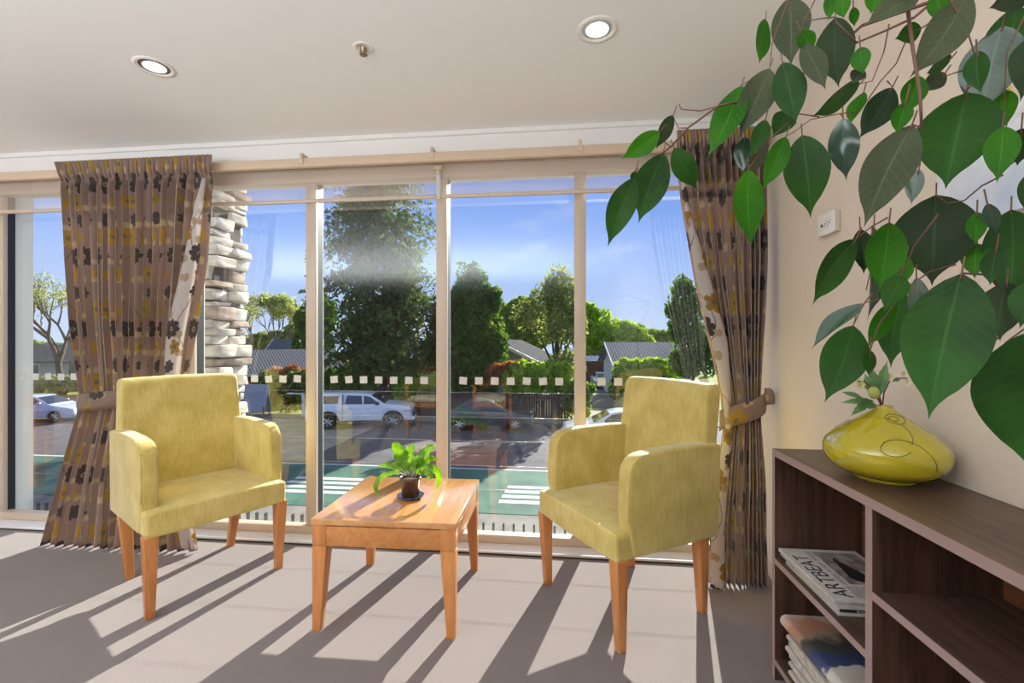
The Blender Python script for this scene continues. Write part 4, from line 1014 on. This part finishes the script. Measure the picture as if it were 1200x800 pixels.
b = BM(); box(b,2.56,2.70,-.6,.6,.55,.80); obj('grille', b, TY, ut); b = BM(); box(b,2.5,2.72,-.9,.9,.42,.54); obj('bumper', b, cm, ut, bevel=.02)
def sedan(name,label,loc,rz,col,L=4.6):
    k = L/4.6
    body = [(x*k,z) for x,z in archcut((-1.38,1.38),.37,.24,-2.25,2.22)] + [(x*k,z) for x,z in [(2.30,.40),(2.27,.62),(2.12,.76),(1.05,.93),(-1.55,.98),(-2.20,.94),(-2.28,.70)]]
    gl_ = [(x*k,z) for x,z in [(-1.90,.94),(1.22,.90),(.95,1.0),(.30,1.36),(-.05,1.43),(-.75,1.43),(-1.20,1.34),(-1.75,1.02)]]
    t_, cm, wat = car(name,label,'car',loc,rz,L,1.80,body,None,gl_,None,col,roofw=.70)
    side_pane(t_,[(x*k,z) for x,z in [(-1.50,1.02),(-.42,.99),(-.42,1.36),(-.75,1.37),(-1.15,1.28)]],wat); side_pane(t_,[(x*k,z) for x,z in [(-.36,.99),(.72,.98),(.25,1.30),(-.10,1.37),(-.36,1.37)]],wat)
    end_pane(t_,1.0*k,.98,.34*k,1.33,wat,'windscreen'); end_pane(t_,-1.70*k,1.04,-1.24*k,1.31,wat,'rear_window')
    wheels_(t_,(-1.38*k,1.38*k),1.80,.32)
    for s_ in (-1,1):
        b = BM(); box(b,1.85*k,2.24*k,s_*.68-.16,s_*.68+.14,.60,.72); obj('headlight', b, mat('headlight_glass'), t_, bevel=.02)
        b = BM(); box(b,-2.28*k,-2.05*k,s_*.68-.16,s_*.68+.16,.70,.84); obj('tail_light', b, mat('red_lens',(.35,.02,.02),.2), t_, bevel=.02)
        b = BM(); box(b,.55*k,.72*k,s_*.93-.04,s_*.93+.08,.98,1.09); obj('wing_mirror', b, cm, t_, bevel=.02)
    b = BM(); box(b,2.20*k,2.31*k,-.45,.45,.42,.58); obj('grille', b, TY, t_)
    return t_
sedan('car','silver sedan parked in the street at far left beside the curtain',(-29.0,22.4,G+.005),math.radians(14),(.50,.56,.66))
sedan('car','dark blue sedan parked in front of the brown paling fence',(-3.75,23.0,G+.005),math.radians(6),(.02,.028,.05))
sedan('car','white car half hidden behind the right armchair',(2.35,20.2,G+.005),PI,(.74,.76,.78),4.7)
sedan('car','small white car far up the driveway by the carport',(3.9,44.0,G+.055),-PI/2+.1,(.65,.70,.78),4.3)

# ------------------------------------------------------------ fences
def boards(name, label, cat, x0,x1,y,z0,h,bw,col1,col2,vertical=True,capm=None):
    t_ = thing(name,label,cat,((x0+x1)/2,y,z0)); m_ = mat(name+'_boards_%d'%int(abs(x0*10)), rough=.85, build=noisy(col1,col2,3,6,stretch=(6,1,.6) if vertical else (.6,1,6)))
    b = BM(); w_ = x1-x0; n = int(w_/bw) if vertical else int(h/bw)
    for i in range(n):
        if vertical: box(b,-w_/2+i*bw+.006,-w_/2+(i+1)*bw-.006,-.012+.006*(i%2),.012+.006*(i%2),0,h+.02*((i*7)%3))
        else: box(b,-w_/2,w_/2,-.012,.012,i*bw+.02,(i+1)*bw-.01)
    obj('boards', b, m_, t_)
    np_ = max(2,int(w_/2.4)+1)
    for i in range(np_):
        x = -w_/2+w_*i/(np_-1); b = BM(); box(b,x-.05,x+.05,.03,.13,0,h+.05); obj('post', b, m_, t_)
    b = BM(); box(b,-w_/2,w_/2,.02,.06,h*.8,h*.8+.08); obj('rail', b, m_, t_)
    return t_
boards('paling_fence','dark brown vertical paling fence across the street below the hedge','fence',-8.5,.15,25.8,G+.05,1.38,.14,(.045,.026,.020),(.09,.05,.038))
boards('timber_fence','orange horizontal timber fence behind the silver sedan','fence',-36,-24,26.2,G+.05,.9,.15,(.42,.19,.08),(.55,.28,.12),vertical=False)

# ------------------------------------------------------------ houses
RT = lambda nm, c1, c2, s=2.2: mat(nm, rough=.9, spec=.15, build=(lambda t,b: (lambda tc,wv: (t.links.new(tc.outputs['Object'], wv.inputs['Vector']), t.links.new(ramp(t, wv.outputs[0], [(.35,c1),(.75,c2)]), b.inputs['Base Color'])))(N(t,'ShaderNodeTexCoord'), N(t,'ShaderNodeTexWave', Scale=s))))
RB = RT('corrugated_blue_roof',(.05,.055,.07),(.17,.18,.21),1.6); RB2 = RT('corrugated_grey_roof',(.11,.115,.125),(.27,.28,.30),1.4)
RG = mat('dark_tile_roof', rough=1.0, spec=.03, build=noisy((.05,.05,.055),(.12,.115,.12),4,6))
def house(label, cx, cy, W_, D_, hw, hr, wallm, roofm, ridge='x', rz=0, over=.4, barge=None, wins=(), name='house', hip=0):
    t_ = thing(name,label,'house',(cx,cy,G),rz)
    b = BM(); box(b,-W_/2,W_/2,-D_/2,D_/2,0,hw)
    if ridge == 'x' and not hip: 
        for s_ in (-1,1): prism(b,[(-D_/2,hw),(D_/2,hw),(0,hw+hr)], s_*W_/2-.05*s_, s_*W_/2-.15*s_)
    if ridge == 'y':
        for s_ in (-1,1): prism(b,[(-W_/2,hw),(W_/2,hw),(0,hw+hr)], s_*(D_/2-.02), s_*(D_/2-.15), axis='y')
    obj('walls', b, wallm, t_)
    b = BM(); th = .10
    if ridge == 'x':
        e = D_/2+over; dz = hr*over/(D_/2)
        for s_ in (-1,1):
            a_ = [(-W_/2-over,s_*e,hw-dz),(W_/2+over,s_*e,hw-dz),(W_/2+over-hip,0,hw+hr),(-W_/2-over+hip,0,hw+hr)]
            hexa(b,a_,[(p[0],p[1],p[2]+th) for p in a_])
        if hip:
            for s_ in (-1,1):
                a_ = [(s_*(W_/2+over),-e,hw-dz),(s_*(W_/2+over),e,hw-dz),(s_*(W_/2+over-hip),.01,hw+hr),(s_*(W_/2+over-hip),-.01,hw+hr)]
                hexa(b,a_,[(p[0],p[1],p[2]+th) for p in a_])
    else:
        e = W_/2+over; dz = hr*over/(W_/2)
        for s_ in (-1,1):
            a_ = [(s_*e,-D_/2-over,hw-dz),(s_*e,D_/2+over,hw-dz),(0,D_/2+over,hw+hr),(0,-D_/2-over,hw+hr)]
            hexa(b,a_,[(p[0],p[1],p[2]+th) for p in a_])
    obj('roof', b, roofm, t_)
    if barge:
        b = BM()
        if ridge == 'y':
            for s_ in (-1,1):
                hexa(b,[(s_*e,-D_/2-over-.06,hw-dz-.12),(0,-D_/2-over-.06,hw+hr-.12),(0,-D_/2-over,hw+hr-.12),(s_*e,-D_/2-over,hw-dz-.12)],[(s_*e,-D_/2-over-.06,hw-dz+.12),(0,-D_/2-over-.06,hw+hr+.12),(0,-D_/2-over,hw+hr+.12),(s_*e,-D_/2-over,hw-dz+.12)])
        else:
            box(b,-W_/2-over,W_/2+over,-e-.06,-e,hw-dz-.06,hw-dz+.12)
            for s_ in (-1,1):
                x_ = s_*(W_/2+over+.03)
                hexa(b,[(x_-.03,-e,hw-dz-.1),(x_+.03,-e,hw-dz-.1),(x_+.03,0,hw+hr-.1),(x_-.03,0,hw+hr-.1)],[(x_-.03,-e,hw-dz+.12),(x_+.03,-e,hw-dz+.12),(x_+.03,0,hw+hr+.12),(x_-.03,0,hw+hr+.12)])
        obj('bargeboard', b, barge, t_)
    for (x,z,w_,h_) in wins:
        b = BM(); box(b,x-w_/2-.08,x+w_/2+.08,-D_/2-.05,-D_/2+.02,z-.08,z+h_+.08); o = obj('window_frame', b, M['white'], t_)
        b = BM(); box(b,x-w_/2,x+w_/2,-D_/2-.07,-D_/2-.045,z,z+h_); obj('pane', b, GLS, o)
    return t_
CED = mat('cedar_wall', rough=.8, build=noisy((.28,.075,.03),(.42,.14,.06),2,5,stretch=(8,8,.5)))
WHW = mat('white_wall',(.62,.64,.66),.8); CRW = mat('cream_wall',(.55,.50,.42),.8); GRW = mat('grey_wall',(.36,.37,.36),.8)
house('cedar clad shed with a corrugated blue roof left of the big conifer',-21.4,32.5,7.4,5.6,2.35,1.35,CED,RB,'x',math.radians(48),over=.5,barge=M['white'])
house('white house with a steep blue ribbed roof behind the cedar shed',-28.6,46,3.6,5,3.1,1.5,WHW,RB,'x',math.radians(10),over=.3,barge=M['white'])
house('long cedar house glimpsed behind the conifer trunks',-12.9,40,8.0,6,3.0,1.2,CED,RB,'x',0,wins=((-3.2,1.0,1.2,1.2),(2.6,1.0,1.6,1.2)))
house('grey gabled house with white bargeboards above the brown fence',-4.2,36,6.2,8,3.0,1.45,GRW,RG,'y',math.radians(-8),barge=M['white'],wins=((-1.2,1.1,1.0,1.1),(1.4,1.1,1.4,1.1)))
house('white house with blue ribbed roof behind the right armchair',6.7,38.5,5.4,7,2.75,1.5,WHW,RB2,'x',math.radians(4),over=.5,barge=M['white'],wins=((-1.7,1.0,1.0,1.0),(.9,1.0,1.5,1.1)))
house('low cream house with a dark roof at far left behind the bare tree',-50,42,15,8,2.7,1.3,CRW,RG,'x',0,over=.8,wins=((-4,1.0,2,1.2),(0,1.0,1.4,1.2),(4.5,.6,1.2,1.8)))
cp = thing('carport','flat roofed white carport at the top of the driveway','carport',(3.6,47,G))
b = BM(); box(b,-2.4,2.2,-2.5,3,2.5,2.85); obj('roof', b, WHW, cp)
b = BM(); box(b,-2.4,2.2,2.9,3,.05,2.5); obj('back_wall', b, mat('brown_wall',(.14,.08,.06),.8), cp)
for x in (-2.3,2.1):
    b = BM(); box(b,x-.06,x+.06,-2.4,-2.28,.0,2.5); obj('post', b, WHW, cp)

# sign and post frame on the left
q = thing('sandwich_board','blank grey sandwich board standing across the street left of the hedge','sign board',(-17.6,24.6,G+.06),0)
for s_ in (-1,1):
    b = BM(); vs_ = box(b,-.72,.72,-.02,.02,.30,1.85, Matrix.Translation((0,s_*.28,0))@Matrix.Rotation(s_*.13,4,'X')); obj('panel', b, mat('board_grey',(.26,.30,.35),.5), q)
for x in (-.6,.6):
    b = BM(); box(b,x-.04,x+.04,-.30,-.22,0,.6); box(b,x-.04,x+.04,.22,.30,0,.6); obj('leg', b, CED, q)
q = thing('white_gate_frame','small white open frame standing beside the hedge right of the sandwich board','frame',(-15.4,24.9,G+.06))
b = BM(); box(b,.42,.56,-.06,.06,0,1.35); obj('post', b, WHW, q)
b = BM(); box(b,-.5,.42,-.05,.05,1.27,1.35); obj('rail', b, WHW, q)

# ------------------------------------------------------------ trees and hedges
BARK = mat('bark', rough=.95, build=noisy((.06,.04,.03),(.15,.11,.08),8,6,stretch=(3,3,.5),bump=.5))
def fmat(name,c1,c2,c3): 
    m = mat(name, rough=.7, spec=.2, build=lambda t,b: t.links.new(ramp(t, (lambda n,g: (t.links.new(g.outputs['Object'], n.inputs['Vector']), n.outputs[0])[1])(N(t,'ShaderNodeTexNoise',Scale=1.1,Detail=9,Roughness=.75), N(t,'ShaderNodeTexCoord')), [(.35,c1),(.5,c2),(.66,c3)]), b.inputs['Base Color']))
    t = m.node_tree; b = t.nodes['Principled BSDF']; src = b.inputs['Base Color'].links[0].from_socket
    tl = N(t,'ShaderNodeBsdfTranslucent'); hs = N(t,'ShaderNodeHueSaturation', Value=1.9, Saturation=1.1, Hue=.49); t.links.new(src, hs.inputs['Color']); t.links.new(hs.outputs[0], tl.inputs[0])
    mx = N(t,'ShaderNodeMixShader'); mx.inputs[0].default_value = .4; t.links.new(b.outputs[0], mx.inputs[1]); t.links.new(tl.outputs[0], mx.inputs[2]); t.links.new(mx.outputs[0], t.nodes['Material Output'].inputs[0]); return m
T_CON = fmat('conifer_foliage',(.045,.085,.028),(.075,.125,.038),(.15,.15,.05))
T_DK = fmat('dark_broadleaf',(.045,.10,.018),(.08,.17,.028),(.18,.20,.045))
T_MID = fmat('mid_broadleaf',(.09,.16,.025),(.17,.27,.045),(.29,.37,.08))
T_LT = fmat('light_broadleaf',(.15,.27,.025),(.28,.42,.05),(.42,.54,.11))
T_OL = fmat('olive_broadleaf',(.13,.18,.04),(.23,.28,.08),(.36,.38,.13))
T_RED = fmat('reddish_foliage',(.16,.09,.03),(.30,.13,.05),(.45,.22,.08))
T_SPR = fmat('spring_foliage',(.22,.26,.08),(.33,.37,.12),(.45,.48,.20))
def leaves_at(P, size, sizevar=.4, flat=.6):
    n = len(P); U = rng.normal(size=(n,3)); U /= np.linalg.norm(U,axis=1)[:,None]; V = rng.normal(size=(n,3)); V -= U*(U*V).sum(1)[:,None]; V /= np.linalg.norm(V,axis=1)[:,None]
    s_ = size*(1+sizevar*rng.uniform(-1,1,n))[:,None]
    return U*s_, V*s_*flat
def blobs(blobsl, per, size):
    Ps = []
    for (x,y,z,rx,ry,rz_) in blobsl:
        n = int(per*(rx*ry*rz_)**.55*8); d = rng.normal(size=(n,3)); d /= np.linalg.norm(d,axis=1)[:,None]
        r = rng.uniform(.55,1.0,n)**.6; nb = 22
        # clumps: pull leaves towards random twigs so that the crown breaks up
        tw = rng.normal(size=(nb,3)); tw /= np.linalg.norm(tw,axis=1)[:,None]
        idx = rng.integers(0,nb,n); d = d*.45+tw[idx]*.75
        Ps.append(np.array([x,y,z])+d*r[:,None]*np.array([rx,ry,rz_]))
    return np.concatenate(Ps)
def tree(label, base, crown, m, trunks=((0,0,.2),), hT=4, per=420, size=.16, cat='tree', name='tree', grp='trees beyond the street', limb=True):
    t_ = thing(name,label,cat,base,0,grp)
    P = blobs(crown, per, size); U, V = leaves_at(P, size); quads('foliage', P, U, V, m, t_)
    b = BM()
    for (x,y,r) in trunks:
        tube(b,[(x,y,-.2),(x*1.05,y,hT*.4),(x*1.3+.1,y,hT)],[r*1.25,r,r*.45],8)
        if limb:
            for k,(bx,by,bz,rx,ry,rz_) in enumerate(crown[:6]):
                tube(b,[(x*1.05,y,hT*.45),((x+bx)*.5,by*.5,(hT*.5+bz)*.5),(bx,by,bz)],[r*.5,r*.32,r*.12],6)
    obj('trunk', b, BARK, t_, smooth=True); return t_
def onG(px, Y, z=G): p = atY(px,400,Y); return (p.x, Y, z)
def blobpx(base, lst, Y):
    """(px,py,radius px x, radius px y, dy) -> crown blob relative to base"""
    out = []
    for (px,py,rx,ry,dy) in lst:
        p = atY(px,py,Y+dy); dd = (p-Vector((0,0,EYE))).dot(Vector((-SY,CY,0)))
        out.append((p.x-base[0], dy, p.z-base[2], rx*dd/F, (rx+ry)/2*dd/F, ry*dd/F))
    return out
# big conifer: fans of sprays along drooping branches
cb = onG(447,27.5)
cn = thing('conifer_tree','tall dark multi-stemmed conifer behind the white pickup','tree',cb,0,'trees beyond the street')
b = BM()
for (x,r) in ((-1.3,.16),(-.45,.20),(.15,.24),(.75,.17)):
    tube(b,[(x*.6,0,-.1),(x,0,2.2),(x*1.25,0,7),(x*1.3,0,11.8)],[r*1.4,r*1.05,r*.7,.04],8)
tube(b,[(0,0,-.1),(.0,0,1.6)],[.75,.55],10); obj('trunk', b, BARK, cn, smooth=True)
Ps = []
def cprof(h):  # half width by height above ground
    return interp([(2.6,2.9),(4.5,3.7),(6.5,3.9),(8.5,3.5),(10.5,3.4),(12.2,3.2),(13.6,2.7),(15,1.9)], h)
zz = 2.7
while zz < 15.4:
    R_ = cprof(zz)
    for k in range(9):
        a = rng.uniform(0,2*PI); L = R_*rng.uniform(.40,1.15); x0 = rng.uniform(-.9,.7); nn_ = int(58*L/2)
        t = rng.uniform(.18,1,nn_)**.8; sg = np.stack([x0+np.cos(a)*L*t, np.sin(a)*L*t*.9, zz+.25*L*t-.42*L*t*t],1)
        sp_ = (.10+.20*t)[:,None]; sg = sg+rng.normal(size=(nn_,3))*sp_*np.array([1,1,.7]); sg[:,2] -= rng.uniform(0,.35,nn_)*t; Ps.append(sg)
    zz += .30
P = np.concatenate(Ps); U, V = leaves_at(P,.15,.5,.5); U[:,2] -= .06; quads('foliage', P, U, V, T_CON, cn)
# broadleaf trees
def T_(label, px, Y, lst, m, trunks=((0,0,.2),), hT=4, per=420, size=.16, name='broadleaf_tree', **k):
    bs_ = onG(px,Y); return tree(label, bs_, blobpx(bs_, lst, Y), m, trunks, hT, per, size, name=name, **k)
T_('dense dark broadleaf tree with bronze tips right of the middle mullion',548,29.5,[(550,345,22,35,0),(535,372,26,30,0),(570,375,22,30,.5),(545,400,34,28,-.5),(520,400,20,30,0),(578,408,18,22,0),(555,425,30,22,-.6),(508,420,16,24,0),(528,440,28,16,0),(574,350,14,18,0)],T_DK,per=300,size=.15)
T_('airy light green tree with a thin trunk in front of the gabled house',652,28.5,[(655,330,16,22,0),(640,350,22,22,0),(668,350,14,26,0),(618,368,18,18,0),(650,385,26,22,-.4),(676,385,12,25,0),(665,425,20,18,-.3),(660,450,10,14,0)],T_OL,per=130,size=.12,hT=5.5)
T_('bright green bushy trees right of the right mullion',712,53.5,[(700,385,20,22,0),(715,400,22,24,0),(735,395,18,18,0),(695,420,16,20,0),(748,400,16,14,0),(690,370,12,14,0)],T_LT,per=300,size=.2)
T_('mid green tree on the skyline above the blue ribbed roof',765,60,[(745,392,12,12,0),(760,398,14,12,0),(778,400,14,12,0),(738,402,12,10,0),(730,408,10,10,0),(796,404,14,12,0)],T_MID,per=380,size=.25)
T_('slender dark tree beside the right curtain',805,23,[(800,345,14,22,0),(812,370,16,24,0),(795,385,12,20,0),(815,400,18,26,0),(800,425,18,18,0),(825,420,16,26,0),(790,362,10,14,0)],T_DK,per=240,size=.10,hT=4.2)
T_('dark tree filling the gap left of the conifer behind the left mullion',366,40,[(362,385,14,26,0),(372,400,16,28,0),(380,370,12,22,0),(355,402,10,14,0)],T_DK,per=420,size=.18)
T_('mid green trees on the hill behind the gabled house',605,62,[(590,372,18,16,0),(615,365,18,16,0),(600,392,24,16,0),(640,375,18,18,0),(575,395,16,16,0),(630,395,18,14,0),(660,372,16,18,0)],T_MID,per=360,size=.28)
T_('low green trees on the skyline left of the blue roofs',300,62,[(290,402,14,8,0),(306,400,14,10,0),(325,398,14,10,0),(345,392,12,12,0),(278,404,10,8,0)],T_OL,per=360,size=.26)
T_('low green trees on the skyline at far left behind the cream house',60,70,[(15,412,12,8,0),(40,408,14,9,0),(65,410,14,8,0),(90,406,14,9,0),(110,408,14,9,0)],T_MID,per=300,size=.3)
def hedge(label, px0, px1, py0, py1, Y, m, per=420, size=.12, name='hedge', cat='hedge', red=False):
    base = onG((px0+px1)/2, Y); lst = []; n = max(2,int((px1-px0)/14))
    for i in range(n+1):
        x = px0+(px1-px0)*i/n; lst.append((x, (py0+py1)/2+random.uniform(-2,3), 10, (py1-py0)/2, 0)); lst.append((x+5, py0+6+random.uniform(-2,4), 9, 7, .2))
    P = blobs(blobpx(base,lst,Y), per, size); U, V = leaves_at(P,size); t_ = thing(name,label,cat,base,0,'hedges and shrubs across the street')
    quads('foliage', P, U, V, m, t_)
    b = BM(); 
    for i in range(5): tube(b,[(random.uniform(-.5,.5),0,-.1),(random.uniform(-1.0,1.0),random.uniform(-.2,.2),.9)],[.04,.02],6)
    obj('stem', b, BARK, t_); return t_
hedge('dark green hedge with pale flecks beside the sandwich board',312,360,436,476,27,T_DK,name='hedge')
hedge('orange tipped shrub on top of the hedge left of the left mullion',320,372,430,442,27.6,T_RED,name='shrub',cat='shrub',per=330,size=.1)
hedge('yellow green hedge right behind the pickup canopy',382,432,434,468,27.2,T_MID)
hedge('bright green shrub right of the conifer trunks',472,508,436,470,26.9,T_LT,name='shrub',cat='shrub')
hedge('dark shady hedge running behind the wooden chair reflection',505,575,432,466,28.2,T_DK)
hedge('bronze leaved shrub in front of the gabled house',580,604,424,448,27.4,T_RED,name='shrub',cat='shrub',per=300)
hedge('lush light green hedge above the brown paling fence',600,658,424,466,27.0,T_LT)
hedge('leafy green hedge in front of the blue ribbed roof',728,800,422,442,30.5,T_LT,size=.14)
hedge('dark low shrub beside the driveway',722,760,440,466,29.5,T_DK,name='shrub',cat='shrub')
hedge('small green shrub left of the driveway under the airy tree',660,684,446,486,26.6,T_MID,name='shrub',cat='shrub',per=280)
hedge('grey green garden hedge in front of the cream house',30,110,442,458,30,T_OL)
# bare trees
def bare(label, px, Y, h, seed, m=T_SPR, spread=.5, nleaf=1800, lean=0, lv=5, r0=.18, lsz=.07):
    base = onG(px,Y); t_ = thing('bare_tree',label,'tree',base,0,'trees beyond the street'); R = random.Random(seed); b = BM(); tips = []
    def grow(p,d,L,r,k):
        q = p+d*L; mid = p.lerp(q,.5)+Vector((R.uniform(-.06,.06),R.uniform(-.06,.06),0))*L
        tube(b,[p,mid,q],[r,r*.85,r*.7],6 if k>2 else 4, cap=False); 
        if k < 3: tips.append(q); tips.append(mid)
        if k == 0: return
        for i in range(R.choice((2,3,3))):
            nd = (d+Vector((R.gauss(0,spread),R.gauss(0,spread*.7),R.uniform(-.10,.45)))).normalized(); grow(q,nd,L*R.uniform(.68,.85),r*.62,k-1)
    grow(Vector((0,0,-.1)),Vector((lean,0,1)).normalized(),h*.26,r0,lv)
    obj('branches', b, BARK, t_, smooth=True)
    T3 = np.array([list(v) for v in tips]); P = T3[rng.integers(0,len(T3),nleaf)]+rng.normal(size=(nleaf,3))*.16*h/8; U,V = leaves_at(P,lsz); quads('foliage', P, U, V, m, t_); return t_
bare('sparse budding bare tree at far left beside the curtain',74,32,10.5,21,spread=.55,nleaf=3500,lean=-.15,lv=6,r0=.30,lsz=.09)
bare('leafless thin tree just right of the stone pillar',294,40,9,8,nleaf=700,spread=.4,r0=.14)
bare('pale spring tree with fine twigs above the blue roof',326,52,10.5,13,nleaf=9000,spread=.42,r0=.2,lv=6,lsz=.13)
